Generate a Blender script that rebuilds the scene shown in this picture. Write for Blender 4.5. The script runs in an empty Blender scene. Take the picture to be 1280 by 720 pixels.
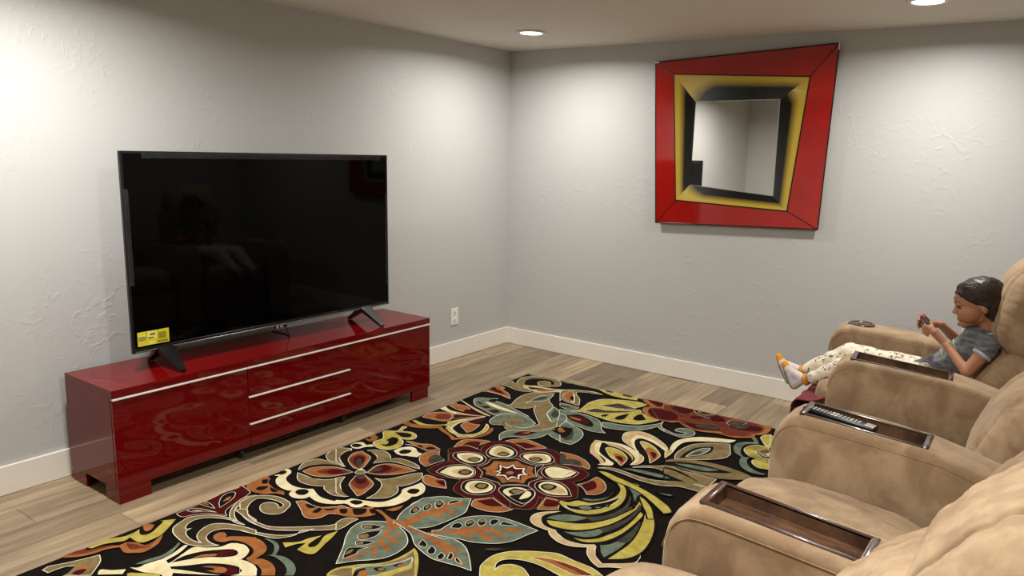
import bpy, bmesh, math, random
import numpy as np
from mathutils import Vector, Matrix, noise
random.seed(7)
C = bpy.context.scene.collection
SC = bpy.context.scene
# ---------------- camera ----------------
cam_d = bpy.data.cameras.new('camera'); cam = bpy.data.objects.new('camera', cam_d); C.objects.link(cam)
ya, pi_, ro = 0.5852, 0.1671, 0.0293
f = Vector((-math.sin(ya)*math.cos(pi_), math.cos(ya)*math.cos(pi_), -math.sin(pi_)))
r = Vector((math.cos(ya), math.sin(ya), 0)); u = r.cross(f)
r2 = r*math.cos(ro)+u*math.sin(ro); u2 = -r*math.sin(ro)+u*math.cos(ro)
M = Matrix((r2, u2, -f)).transposed().to_4x4(); M.translation = (3.6219, -4.5195, 1.4964)
cam.matrix_world = M
cam_d.lens = 937.2048/1280*36; cam_d.sensor_width = 36
cam_d.shift_x = -78.1/1280; cam_d.shift_y = -11.67/1280; cam_d.clip_start = .05
SC.camera = cam
# ---------------- world and exposure ----------------
w = bpy.data.worlds.new('world'); SC.world = w; w.use_nodes = True
w.node_tree.nodes['Background'].inputs[0].default_value = (1, .95, .88, 1)
w.node_tree.nodes['Background'].inputs[1].default_value = 0.02
vs = SC.view_settings; vs.view_transform = 'Standard'; vs.look = 'None'; vs.gamma = 1; vs.use_curve_mapping = False
vs.exposure = 0.0
LAMP_W = 25; LAMP_SPREAD = 166; LAMP_COL = (1, .965, .91)
RW, RB, RH = 4.1, -4.97, 2.2185           # room width, back wall, ceiling height
LAMPS = [(.707, -.684, .86), (2.959, -.70, .86), (.75, -3.3, 1.4), (2.96, -3.3, 1.4)]

# ---------------- helpers ----------------
def tag(o, label=None, cat=None, group=None, kind=None):
    if label: o['label'] = label
    if cat: o['category'] = cat
    if group: o['group'] = group
    if kind: o['kind'] = kind
    return o
def thing(name, label, cat, loc=(0, 0, 0), rotz=0, group=None):
    o = bpy.data.objects.new(name, None); C.objects.link(o); o.location = loc; o.rotation_euler = (0, 0, rotz)
    o.empty_display_size = .1
    return tag(o, label, cat, group)
def root_of(p):
    while p.parent: p = p.parent
    return p
def obj(name, bm, mat, parent=None, smooth=False, local=False, auto=None):
    """bm in world axes; shifted to the root thing's origin unless local."""
    me = bpy.data.meshes.new(name)
    if isinstance(bm, bmesh.types.BMesh):
        bmesh.ops.recalc_face_normals(bm, faces=bm.faces[:])
        bm.to_mesh(me); bm.free()
    else:
        me.from_pydata(bm[0], [], bm[1])
    for m in (mat if isinstance(mat, (list, tuple)) else [mat]): me.materials.append(m)
    if parent and not local:
        me.transform(Matrix.Translation(-root_of(parent).location))
    if smooth:
        me.polygons.foreach_set('use_smooth', [True]*len(me.polygons))
    if auto is not None:
        me.set_sharp_from_angle(angle=math.radians(auto))
    o = bpy.data.objects.new(name, me); C.objects.link(o)
    if parent: o.parent = parent
    return o
def sbox(bm, x0, x1, y0, y1, z0, z1, bev=0, seg=2, rot=None):
    g = bmesh.ops.create_cube(bm, size=1)['verts']
    bmesh.ops.scale(bm, vec=(abs(x1-x0), abs(y1-y0), abs(z1-z0)), verts=g)
    if bev:
        es = list({e for v in g for e in v.link_edges})
        rr = bmesh.ops.bevel(bm, geom=es, offset=bev, segments=seg, profile=.5, affect='EDGES')
        g = list({v for v in g if v.is_valid} | set(rr['verts']))
        g = list({v for fc in {fc for v in g for fc in v.link_faces} for v in fc.verts})
    if rot is not None: bmesh.ops.rotate(bm, cent=(0, 0, 0), matrix=rot, verts=g)
    bmesh.ops.translate(bm, vec=((x0+x1)/2, (y0+y1)/2, (z0+z1)/2), verts=g)
    return g
def box(x0, x1, y0, y1, z0, z1, bev=0, seg=2):
    bm = bmesh.new(); sbox(bm, x0, x1, y0, y1, z0, z1, bev, seg); return bm
def prism(bm, pts, axis, a0, a1, bev=0, seg=2):
    """pts 2D outline; axis 0/1/2 is the extrusion axis."""
    def P(p, a):
        return {0: (a, p[0], p[1]), 1: (p[0], a, p[1]), 2: (p[0], p[1], a)}[axis]
    va = [bm.verts.new(P(p, a0)) for p in pts]; vb = [bm.verts.new(P(p, a1)) for p in pts]
    fa = bm.faces.new(va); fb = bm.faces.new(vb[::-1]); n = len(pts)
    for i in range(n): bm.faces.new((va[i], vb[i], vb[(i+1) % n], va[(i+1) % n]))
    if bev:
        bmesh.ops.recalc_face_normals(bm, faces=list({q for v in va+vb for q in v.link_faces}))
        es = [e for e in set(fa.edges[:]+fb.edges[:])]
        bmesh.ops.bevel(bm, geom=es, offset=bev, segments=seg, profile=.5, affect='EDGES')
def lathe(bm, prof, c, n=32, ax='z'):
    rings = []
    for (rr, h) in prof:
        ring = []
        for i in range(n):
            a = 2*math.pi*i/n; x, y, z = rr*math.cos(a), rr*math.sin(a), h
            if ax == 'x': x, y, z = h, rr*math.cos(a), rr*math.sin(a)
            if ax == 'y': x, y, z = rr*math.cos(a), h, rr*math.sin(a)
            ring.append(bm.verts.new((c[0]+x, c[1]+y, c[2]+z)))
        rings.append(ring)
    for a, b in zip(rings, rings[1:]):
        for i in range(n): bm.faces.new((a[i], a[(i+1) % n], b[(i+1) % n], b[i]))
    bm.faces.new(rings[0][::-1]); bm.faces.new(rings[-1])
def tube(bm, pts, rad, n=8):
    pts = [Vector(p) for p in pts]
    rads = rad if isinstance(rad, (list, tuple)) else [rad]*len(pts)
    rings = []; up = Vector((0, 0, 1)); prev = None
    for i, p in enumerate(pts):
        t = (pts[min(i+1, len(pts)-1)]-pts[max(i-1, 0)]).normalized()
        a = prev if prev else (up if abs(t.z) < .9 else Vector((1, 0, 0)))
        b = t.cross(a).normalized(); a = b.cross(t).normalized(); prev = a
        rings.append([bm.verts.new(p+(a*math.cos(2*math.pi*k/n)+b*math.sin(2*math.pi*k/n))*rads[i]) for k in range(n)])
    for q, s in zip(rings, rings[1:]):
        for k in range(n): bm.faces.new((q[k], q[(k+1) % n], s[(k+1) % n], s[k]))
    bm.faces.new(rings[0][::-1]); bm.faces.new(rings[-1])
def catmull(pts, n=6, closed=False, sharp=()):
    P = [Vector(p) for p in pts]; N = len(P); out = []
    for i in range(N if closed else N-1):
        p1, p2 = P[i], P[(i+1) % N]
        p0 = P[i-1] if (closed or i > 0) else p1
        p3 = P[(i+2) % N] if (closed or i+2 < N) else p2
        if i in sharp: p0 = p1
        if (i+1) % N in sharp: p3 = p2
        k = max(1, min(-n, int((p2-p1).length/.012)+1)) if n < 0 else n
        for j in range(k):
            t = j/k
            out.append(.5*((2*p1)+(-p0+p2)*t+(2*p0-5*p1+4*p2-p3)*t*t+(-p0+3*p1-3*p2+p3)*t**3))
    if not closed: out.append(P[-1])
    return out

# ---------------- materials ----------------
def hexc(s):
    c = [int(s[i:i+2], 16)/255 for i in (0, 2, 4)]
    return tuple(((x+.055)/1.055)**2.4 if x > .04045 else x/12.92 for x in c)+(1,)
def mat(name, col, rough=.5, metal=0, **k):
    m = bpy.data.materials.new(name); m.use_nodes = True
    b = m.node_tree.nodes['Principled BSDF']
    c = hexc(col) if isinstance(col, str) else tuple(col)+(1,)*(4-len(col))
    b.inputs['Base Color'].default_value = c
    b.inputs['Roughness'].default_value = rough; b.inputs['Metallic'].default_value = metal
    for kk, v in k.items(): b.inputs[kk.replace('_', ' ')].default_value = v
    return m
def nodes(m): return m.node_tree.nodes, m.node_tree.links, m.node_tree.nodes['Principled BSDF']
def mottled(m, c1, c2, scale=8, detail=6, stretch=(1, 1, 1), bump=0, bscale=None, bdist=.002, lo=.35, hi=.65, rnd=0, coord='Object'):
    n, l, b = nodes(m)
    tc = n.new('ShaderNodeTexCoord'); mp = n.new('ShaderNodeMapping'); mp.inputs['Scale'].default_value = stretch
    l.new(tc.outputs[coord], mp.inputs[0])
    vec = mp.outputs[0]
    if rnd:
        oi = n.new('ShaderNodeObjectInfo'); ad = n.new('ShaderNodeVectorMath'); ad.operation = 'MULTIPLY_ADD'
        cx = n.new('ShaderNodeCombineXYZ'); l.new(oi.outputs['Random'], cx.inputs[0]); l.new(oi.outputs['Random'], cx.inputs[1])
        ad.inputs[1].default_value = (37, 53, 11); l.new(cx.outputs[0], ad.inputs[0]); l.new(vec, ad.inputs[2]); vec = ad.outputs[0]
    nz = n.new('ShaderNodeTexNoise'); nz.inputs['Scale'].default_value = scale; nz.inputs['Detail'].default_value = detail
    nz.inputs['Roughness'].default_value = .62
    l.new(vec, nz.inputs['Vector'])
    cr = n.new('ShaderNodeValToRGB'); cr.color_ramp.elements[0].position = lo; cr.color_ramp.elements[1].position = hi
    cr.color_ramp.elements[0].color = hexc(c1); cr.color_ramp.elements[1].color = hexc(c2)
    l.new(nz.outputs[0], cr.inputs[0]); out = cr.outputs[0]
    if rnd:
        mx = n.new('ShaderNodeMix'); mx.data_type = 'RGBA'; mx.blend_type = 'MULTIPLY'; mx.inputs[0].default_value = 1
        mr = n.new('ShaderNodeMapRange'); mr.inputs[3].default_value = 1-rnd; mr.inputs[4].default_value = 1+rnd*.6
        l.new(oi.outputs['Random'], mr.inputs[0]); l.new(mr.outputs[0], mx.inputs[7]); l.new(out, mx.inputs[6]); out = mx.outputs[2]
    l.new(out, b.inputs['Base Color'])
    if bump:
        n2 = n.new('ShaderNodeTexNoise'); n2.inputs['Scale'].default_value = bscale or scale*6; n2.inputs['Detail'].default_value = 4
        l.new(vec, n2.inputs['Vector'])
        bp = n.new('ShaderNodeBump'); bp.inputs['Strength'].default_value = bump; bp.inputs['Distance'].default_value = bdist
        l.new(n2.outputs[0], bp.inputs['Height']); l.new(bp.outputs[0], b.inputs['Normal'])
    return m
def knock(m, strength, dist, scale):
    """knock-down wall texture: soft raised islands and a fine grain, as bump"""
    n, l, b = nodes(m)
    tc = n.new('ShaderNodeTexCoord')
    a = n.new('ShaderNodeTexNoise'); a.inputs['Scale'].default_value = scale; a.inputs['Detail'].default_value = 8; a.inputs['Distortion'].default_value = 1.4
    c = n.new('ShaderNodeTexNoise'); c.inputs['Scale'].default_value = 2.2; c.inputs['Detail'].default_value = 2
    l.new(tc.outputs['Object'], a.inputs[0]); l.new(tc.outputs['Object'], c.inputs[0])
    ra = n.new('ShaderNodeMapRange'); ra.interpolation_type = 'SMOOTHSTEP'
    ra.inputs[1].default_value = .52; ra.inputs[2].default_value = .68; l.new(a.outputs[0], ra.inputs[0])
    rc = n.new('ShaderNodeMapRange'); rc.inputs[1].default_value = .42; rc.inputs[2].default_value = .66; rc.inputs[3].default_value = .06; l.new(c.outputs[0], rc.inputs[0])
    mu = n.new('ShaderNodeMath'); mu.operation = 'MULTIPLY'; l.new(ra.outputs[0], mu.inputs[0]); l.new(rc.outputs[0], mu.inputs[1])
    fn = n.new('ShaderNodeTexNoise'); fn.inputs['Scale'].default_value = 90; fn.inputs['Detail'].default_value = 3; l.new(tc.outputs['Object'], fn.inputs[0])
    ad = n.new('ShaderNodeMath'); ad.operation = 'MULTIPLY_ADD'; ad.inputs[1].default_value = .22; l.new(fn.outputs[0], ad.inputs[0]); l.new(mu.outputs[0], ad.inputs[2])
    bp = n.new('ShaderNodeBump'); bp.inputs['Strength'].default_value = strength; bp.inputs['Distance'].default_value = dist
    l.new(ad.outputs[0], bp.inputs['Height']); l.new(bp.outputs[0], b.inputs['Normal'])
    return m
MW = knock(mat('wall_paint', 'BDBDBB', .5), .38, .003, 16)
MC = knock(mat('ceiling_paint', 'DBD4CA', .8), .8, .005, 16)
MBB = mottled(mat('baseboard_paint', 'E0DBD0', .4), 'E9E4D9', 'EFEBE1', 3)
MPL = mottled(mat('oak_plank', 'A08A6C', .42), '7C6A51', 'B29D7F', 4, 8, (5, .45, 1), bump=.25, bscale=30, bdist=.001, lo=.3, hi=.7, rnd=.42)
def add_grain(m):
    n, l, b = nodes(m)
    # fine darker streaks along the plank
    src = b.inputs['Base Color'].links[0].from_socket
    tc = n.new('ShaderNodeTexCoord'); mp = n.new('ShaderNodeMapping'); mp.inputs['Scale'].default_value = (60, 1.6, 1)
    oi = n.new('ShaderNodeObjectInfo'); sc = n.new('ShaderNodeVectorMath'); sc.operation = 'SCALE'; sc.inputs[0].default_value = (31, 17, 3)
    l.new(oi.outputs['Random'], sc.inputs['Scale']); l.new(sc.outputs[0], mp.inputs['Location']); l.new(tc.outputs['Object'], mp.inputs[0])
    nz = n.new('ShaderNodeTexNoise'); nz.inputs['Scale'].default_value = 1; nz.inputs['Detail'].default_value = 6; nz.inputs['Distortion'].default_value = .6
    l.new(mp.outputs[0], nz.inputs[0])
    mr = n.new('ShaderNodeMapRange'); mr.inputs[1].default_value = .32; mr.inputs[2].default_value = .6; mr.inputs[3].default_value = .8; mr.inputs[4].default_value = 1.05
    l.new(nz.outputs[0], mr.inputs[0])
    mx = n.new('ShaderNodeMix'); mx.data_type = 'RGBA'; mx.blend_type = 'MULTIPLY'; mx.inputs[0].default_value = 1
    l.new(src, mx.inputs[6]); l.new(mr.outputs[0], mx.inputs[7]); l.new(mx.outputs[2], b.inputs['Base Color'])
add_grain(MPL)
MGAP = mottled(mat('subfloor', '3A3024', .8), '33291F', '43382A', 6)
MRED = mottled(mat('red_lacquer', '6E0A10', .05, Specular_IOR_Level=.31), '640709', '6A080A', 3)
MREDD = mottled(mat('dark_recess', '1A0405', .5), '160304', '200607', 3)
MALU = mottled(mat('handle_metal', 'F0ECE6', .3, .1), 'EEEAE4', 'F6F3EE', 20)
MBLK = mottled(mat('black_plastic', '0B0B0C', .32), '09090A', '101011', 15)
MSCR = mottled(mat('tv_screen_glass', '020202', .035), '020202', '030303', 4)
MSCR.node_tree.nodes['Principled BSDF'].inputs['Specular IOR Level'].default_value = .12
MRUB = mottled(mat('rubber', '2B2926', .6), '24221F', '332F2B', 20)
MWP = mottled(mat('white_plastic', 'EDEBE4', .3), 'EBE9E2', 'F0EEE8', 20)
MSLOT = mottled(mat('socket_slot', '2A2724', .6), '24211E', '302D29', 20)
def suede():
    m = mat('tan_microsuede', '9A8263', .92, Sheen_Weight=.35, Sheen_Roughness=.45)
    m.node_tree.nodes['Principled BSDF'].inputs['Sheen Tint'].default_value = (1, .86, .68, 1)
    mottled(m, '8A7155', 'A88F70', 8, 9, (1, 1.4, .8), bump=.35, bscale=26, bdist=.003, lo=.40, hi=.62)
    m.node_tree.nodes['Noise Texture'].inputs['Distortion'].default_value = .5
    return m
MSU = suede()
MSUD = mottled(mat('suede_piping', '8C7456', .9), '846C50', '947B5C', 12)
MTR = mottled(mat('walnut_tray', '4A3020', .3, Coat_Weight=.6, Coat_Roughness=.16), '33221A', '74543C', 9, 9, (1.2, 4, 1), lo=.35, hi=.7)
MTRR = mottled(mat('walnut_tray_rim', '3D2A22', .25, Coat_Weight=.6, Coat_Roughness=.1), '35241D', '4B352B', 12)
MGLASSM = mat('mirror_glass', 'E8E8E4', .01, 1.0)
mottled(MGLASSM, 'E4E4E0', 'E9E9E6', 2)
MFR = mottled(mat('red_glass_panel', 'A01812', .08, Coat_Weight=.5, Coat_Roughness=.03), '93140E', 'A61B13', 3)
MBL = mottled(mat('black_lead', '0C0A09', .3), '0A0807', '110E0C', 9)
MCHR = mottled(mat('chrome_corner', 'D8D8D8', .15, .9), 'D2D2D2', 'DEDEDE', 9)
def emis(name, col, s):
    m = bpy.data.materials.new(name); m.use_nodes = True; n, l = m.node_tree.nodes, m.node_tree.links
    b = n['Principled BSDF']; b.inputs['Emission Color'].default_value = col; b.inputs['Emission Strength'].default_value = s
    b.inputs['Base Color'].default_value = (.8, .8, .8, 1); return m
MEM = emis('lamp_diffuser', (1, .95, .86, 1), 6)

# ---------------- room ----------------
def struct(name, bm, m, parent=None, **k):
    o = obj(name, bm, m, parent, **k)
    if not parent: o['kind'] = 'structure'
    return o
floor = struct('floor', box(-.1, RW+.1, RB-.1, .1, -.14, -.009), MGAP)
struct('wall_left', box(-.1, 0, RB-.1, .1, -.14, RH+.1), MW)
struct('wall_right', box(RW, RW+.1, RB-.1, .1, -.14, RH+.1), MW)
struct('wall_far', box(0, RW, 0, .1, -.14, RH+.1), MW)
struct('wall_near', box(0, RW, RB-.1, RB, -.14, RH+.1), MW)
struct('ceiling', box(-.1, RW+.1, RB-.1, .1, RH, RH+.1), MC)
def bb(name, x0, x1, y0, y1):
    struct(name, box(x0, x1, y0, y1, .001, .127, .003, 2), MBB)
bb('baseboard_left', 0, .015, RB, 0); bb('baseboard_far', .015, RW-.015, -.015, 0)
bb('baseboard_right', RW-.015, RW, RB, 0); bb('baseboard_near', .015, RW-.015, RB, RB+.015)
struct('trim_1', box(.0145, .021, -.034, -.0145, .002, .124, .001, 1), MBB)   # the little corner block
# planks: one object each, running away from the camera along y
PW, PLN = .182, 1.22
cache = {}
def plank_mesh(wd, ln):
    key = (round(wd, 3), round(ln, 3))
    if key not in cache:
        me = bpy.data.meshes.new('plank'); bm = bmesh.new(); sbox(bm, -wd/2+.0006, wd/2-.0006, -ln/2+.0006, ln/2-.0006, -.009, 0)
        bmesh.ops.bevel(bm, geom=[e for e in bm.edges if all(v.co.z > -.001 for v in e.verts)], offset=.0012, segments=1, affect='EDGES')
        bm.to_mesh(me); bm.free(); me.materials.append(MPL); cache[key] = me
    return cache[key]
x = .0; col = 0
offs = [.35, .95, .12, .72, 1.1, .5, .25, .85, .02, .62]
while x < RW-.01:
    wd = min(PW, RW-x); y = 0.0; ln = offs[col % len(offs)] or PLN
    while y > RB+.01:
        L = min(ln, y-RB)
        if L > .02:
            o = bpy.data.objects.new('plank', plank_mesh(wd, L)); C.objects.link(o); o.parent = floor
            o.location = (x+wd/2, y-L/2, 0)
        y -= ln; ln = PLN
    x += PW; col += 1
# ceiling lights
def ceiling_light(x, y, pw, label):
    t = thing('ceiling_light', label, 'light', (x, y, RH), 0, 'recessed ceiling lights')
    bm = bmesh.new(); n = 40
    lathe(bm, [(.088, -.0005), (.092, -.004), (.09, -.009), (.075, -.011), (.0655, -.007), (.064, -.003)], (x, y, RH), n)
    obj('trim_ring', bm, MWP, t, smooth=True)
    bm = bmesh.new(); lathe(bm, [(.066, -.004), (.066, -.0085), (.05, -.0095), (.01, -.0098)], (x, y, RH), n)
    obj('diffuser', bm, MEM, t, smooth=True)
    ld = bpy.data.lights.new('lamp', 'AREA'); ld.shape = 'DISK'; ld.size = .13; ld.energy = LAMP_W*pw; ld.color = LAMP_COL; ld.spread = math.radians(LAMP_SPREAD)
    lo = bpy.data.objects.new('lamp', ld); C.objects.link(lo); lo.parent = t; lo.location = (0, 0, -.013)
ll = ['recessed round ceiling light near the corner between the two walls',
      'recessed round ceiling light cut by the top edge, right of the mirror',
      'recessed round ceiling light over the left wall side, above the television',
      'recessed round ceiling light above the row of recliners']
for (x, y, pw), s in zip(LAMPS, ll): ceiling_light(x, y, pw, s)

# ---------------- wall outlet ----------------
t = thing('wall_outlet', 'white double power outlet low on the left wall, right of the television', 'outlet', (0, -.605, .308))
obj('cover_plate', box(0, .006, -.643, -.567, .248, .368, .002), MWP, t)
for z in (.336, .28):
    bm = bmesh.new(); prism(bm, [(-.605+.017*math.cos(a*math.pi/8), z+min(max(.0185*math.sin(a*math.pi/8), -.014), .014)) for a in range(16)], 0, .005, .009)
    s = obj('socket', bm, MWP, t)
    bm = bmesh.new()
    for dy in (-.0065, .0065): sbox(bm, .0088, .0094, -.605+dy-.0015, -.605+dy+.0015, z-.002, z+.008)
    sbox(bm, .0088, .0094, -.6075, -.6025, z-.0105, z-.0055)
    obj('slot', bm, MSLOT, s)
bm = bmesh.new(); lathe(bm, [(.0035, 0), (.003, .0015)], (.0055, -.605, .308), 12, 'x'); obj('screw', bm, MALU, t)
# ---------------- TV bench ----------------
bx0, bx1, by0, by1, bh = .064, .474, -3.129, -1.329, .49
t = thing('tv_bench', 'glossy red low media bench with white handle strips under the television', 'tv bench', ((bx0+bx1)/2, (by0+by1)/2, 0))
fx = bx1-.018
obj('top_panel', box(bx0, bx1, by0, by1, .458, bh, .0012), MRED, t)
def side(y0, y1):
    bm = bmesh.new()
    prism(bm, [(bx0, .458), (fx, .458), (fx, .064), (bx0, .064)], 1, y0, y1); return bm
obj('side_panel', side(by0, by0+.018), MRED, t); obj('side_panel', side(by1-.018, by1), MRED, t)
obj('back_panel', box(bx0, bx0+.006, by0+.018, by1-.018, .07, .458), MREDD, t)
obj('bottom_panel', box(bx0+.006, fx-.003, by0+.018, by1-.018, .064, .082), MRED, t)
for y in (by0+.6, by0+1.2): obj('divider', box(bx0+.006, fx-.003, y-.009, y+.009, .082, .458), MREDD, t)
def front(name, y0, y1, z0, z1):
    o = obj(name, box(fx, bx1-.001, y0+.0015, y1-.0015, z0, z1-.008, .0012), MRED, t)
    h = obj('handle', box(fx+.002, bx1+.004, y0+.002, y1-.002, z1-.0075, z1-.0005, .0008), MALU, o)
    h['label'] = 'slim pale metal handle strip'
    return o
front('door', by0, by0+.6, .064, .455); front('door', by0+1.2, by1, .064, .455)
front('drawer', by0+.6, by0+1.2, .314, .455)
front('drawer', by0+.6, by0+1.2, .18, .311)
front('drawer', by0+.6, by0+1.2, .064, .177)
# L-shaped corner feet
def foot(sx, sy):
    bm = bmesh.new()
    X = bx1-.002 if sx > 0 else bx0+.012; Y = by1-.016 if sy > 0 else by0+.002
    sbox(bm, X-sx*.018, X, Y-sy*.13, Y, 0, .063); sbox(bm, X-sx*.11, X-sx*.0181, Y-sy*.018, Y, 0, .063)
    return bm
for sx in (1, -1):
    for sy in (1, -1): obj('foot', foot(sx, sy), MRED, t)
for yy in (by0+.6, by0+1.2):
    bm = bmesh.new(); lathe(bm, [(.021, -.009), (.024, -.006), (.024, .006), (.021, .009)], (bx1-.06, yy-.02, .0245), 20, 'y')
    sbox(bm, bx1-.072, bx1-.048, yy-.034, yy-.006, .046, .063)
    obj('caster', bm, MRUB, t, label=None) if False else obj('caster', bm, MRUB, t)

# ---------------- television ----------------
TX, TY0, TY1, TZ0, TZ1 = .292, -2.95, -1.489, .575, 1.448
TA = math.radians(-.8)
t = thing('television', 'large flat black television standing on the red bench with an energy label', 'television', (.27, (TY0+TY1)/2, bh), 0)
obj('back_cover', box(TX-.05, TX-.012, TY0+.25, TY1-.25, TZ0+.06, TZ1-.28, .012), MBLK, t)
obj('panel_case', box(TX-.012, TX-.001, TY0, TY1, TZ0, TZ1, .002), MBLK, t)
bm = bmesh.new()
bw = .011
sbox(bm, TX-.002, TX+.004, TY0, TY0+bw, TZ0, TZ1, .001); sbox(bm, TX-.002, TX+.004, TY1-bw, TY1, TZ0, TZ1, .001)
sbox(bm, TX-.002, TX+.004, TY0+bw, TY1-bw, TZ1-bw, TZ1, .001); sbox(bm, TX-.002, TX+.004, TY0+bw, TY1-bw, TZ0, TZ0+.02, .001)
MBZ = mottled(mat('bezel_plastic', '101010', .22), '0C0C0C', '141414', 15)
obj('bezel', bm, MBZ, t)
obj('screen', box(TX-.001, TX+.001, TY0+bw, TY1-bw, TZ0+.02, TZ1-bw), MSCR, t)
obj('chin_strip', box(TX-.001, TX+.007, TY0+.012, TY1-.012, TZ0+.001, TZ0+.008, .001), mottled(mat('chin_gloss', '8A8A8C', .22, .9), '868688', '929294', 9), t)
yc = (TY0+TY1)/2
# protective film strips left on the screen edges
MFILM = mat('clear_film', '6A6A68', .12, Alpha=.07); mottled(MFILM, '5A5A58', '747472', 30)
obj('film_strip', box(TX+.0042, TX+.0046, TY0+.09, TY1-.05, TZ1-.03, TZ1-.006), MFILM, t)
obj('film_strip', box(TX+.0042, TX+.0046, TY0+.006, TY0+.026, TZ0+.3, TZ1-.16), MFILM, t)
obj('film_strip', box(TX+.0042, TX+.0046, TY1-.02, TY1-.005, TZ0+.12, TZ1-.22), MFILM, t)
def text(name, s, size, loc, m, parent, rot=(math.pi/2, 0, math.pi/2), ext=.0003, align='CENTER'):
    cu = bpy.data.curves.new(name, 'FONT'); cu.body = s; cu.size = size; cu.extrude = ext; cu.align_x = align; cu.align_y = 'CENTER'
    o = bpy.data.objects.new(name, cu); C.objects.link(o)
    dg = bpy.context.evaluated_depsgraph_get(); me = bpy.data.meshes.new_from_object(o.evaluated_get(dg)); bpy.data.objects.remove(o)
    me.materials.clear(); me.materials.append(m)
    o = bpy.data.objects.new(name, me); C.objects.link(o); o.rotation_euler = rot
    o.parent = parent; o.location = Vector(loc)-root_of(parent).location
    return o
bm = bmesh.new(); sbox(bm, TX-.006, TX+.007, yc-.035, yc+.035, TZ0-.012, TZ0+.002, .001)
lp = obj('logo_tab', bm, MBZ, t)
bm = bmesh.new(); lathe(bm, [(.0068, 0), (.0064, .0012)], (TX+.007, yc-.022, TZ0-.005), 20, 'x')
MLOG = mottled(mat('logo_pink', 'E0506A', .3), 'D84862', 'E65A72', 9); MWT = mottled(mat('print_white', 'D8D8D8', .4), 'D0D0D0', 'E0E0E0', 9)
obj('logo', bm, MLOG, lp)
text('lettering', 'LG', .014, (TX+.0074, yc+.002, TZ0-.005), MWT, lp)
# energy label, bottom left of the screen
MYEL = mottled(mat('label_yellow', 'D6C928', .5), 'CFC222', 'DDD030', 9); MYL2 = mottled(mat('label_light', 'E6DC6A', .5), 'E0D660', 'ECE274', 9)
MINK = mottled(mat('label_ink', '1C1A10', .6), '18160C', '22200F', 9)
y0, z0, L = 0.0, 0.0, TX+.0015
st = obj('energy_label', box(TX+.001, L, y0, y0+.165, z0, z0+.085), MYEL, t); st['label'] = 'yellow printed energy label'
bm = bmesh.new()
sbox(bm, L, L+.0004, y0+.002, y0+.044, z0+.03, z0+.062); sbox(bm, L, L+.0004, y0+.05, y0+.103, z0+.034, z0+.078); sbox(bm, L, L+.0004, y0+.06, y0+.09, z0+.002, z0+.02)
obj('label_field', bm, MYL2, st)
bm = bmesh.new(); rr = random.Random(3)
for k in range(3):
    yy = y0+.004
    while yy < y0+.038:
        wv = rr.uniform(.003, .008); sbox(bm, L+.0004, L+.0008, yy, yy+wv, z0+.033+k*.009, z0+.039+k*.009); yy += wv+.0018
sbox(bm, L+.0004, L+.0008, y0+.054, y0+.082, z0+.04, z0+.046)
for yy in (.065, .072, .079, .086): sbox(bm, L+.0004, L+.0008, y0+yy, y0+yy+.005, z0+.058, z0+.07)
for k in range(7): sbox(bm, L+.0002, L+.0006, y0+.11, y0+.15, z0+.03+k*.006, z0+.032+k*.006)
sbox(bm, L, L+.0006, y0+.0465, y0+.048, z0+.03, z0+.083); sbox(bm, L, L+.0006, y0+.105, y0+.1065, z0+.03, z0+.083)
for k in range(2): sbox(bm, L+.0002, L+.0006, y0+.1, y0+.158, z0+.008+k*.008, z0+.011+k*.008)
obj('label_print', bm, MINK, st)
for o in (st, *[c for c in t.children_recursive if c.name.startswith(('label_field', 'label_print'))]):
    for v in o.data.vertices:        # drawn at its own origin, then set at its size in the corner of the screen
        lx, ly, lz = v.co + t.location
        v.co = Vector((lx, TY0+.024+ly*.83, TZ0+.028+lz*.74)) - t.location
# stand legs: a V of two blades under each end
def tleg(y):
    bm = bmesh.new()
    def blade(p, q, wa, wb):
        p = Vector(p); q = Vector(q); d = (q-p).normalized(); s = Vector((0, 1, 0))
        up = d.cross(s).normalized()
        vs = []
        for c, wd, th in ((p, wa, .011), (q, wb, .006)):
            for a, b in ((-1, -1), (1, -1), (1, 1), (-1, 1)): vs.append(bm.verts.new(c+s*wd*a/2+up*th*b))
        bm.faces.new(vs[:4]); bm.faces.new(vs[4:][::-1])
        for i in range(4): bm.faces.new((vs[i], vs[(i+1) % 4], vs[4+(i+1) % 4], vs[4+i]))
    blade((TX-.008, y-.01, TZ0+.006), (bx1-.04, y-.01, bh+.006), .075, .026)
    blade((TX-.008, y-.01, TZ0+.006), (bx0+.09, y-.01, bh+.006), .075, .026)
    sbox(bm, TX-.035, TX+.004, y-.055, y+.045, TZ0-.012, TZ0+.012, .004)
    for v in bm.verts:   # feet flat on the bench
        if v.co.z < bh+.0005: v.co.z = bh+.0005
    return bm
for y in (-2.80, -1.655): obj('stand_leg', tleg(y), MBLK, t, auto=30, smooth=True)
# power cord hanging behind onto the bench
bm = bmesh.new()
tube(bm, catmull([(TX-.045, yc+.06, .70), (TX-.05, yc+.062, .60), (TX-.046, yc+.07, .53), (TX-.05, yc+.085, .4945), (TX-.10, yc+.10, .4935), (TX-.16, yc+.10, .4935), (bx0+.01, yc+.10, .4935)], 8), .003, 8)
obj('power_cord', bm, MBLK, t, smooth=True)

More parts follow.
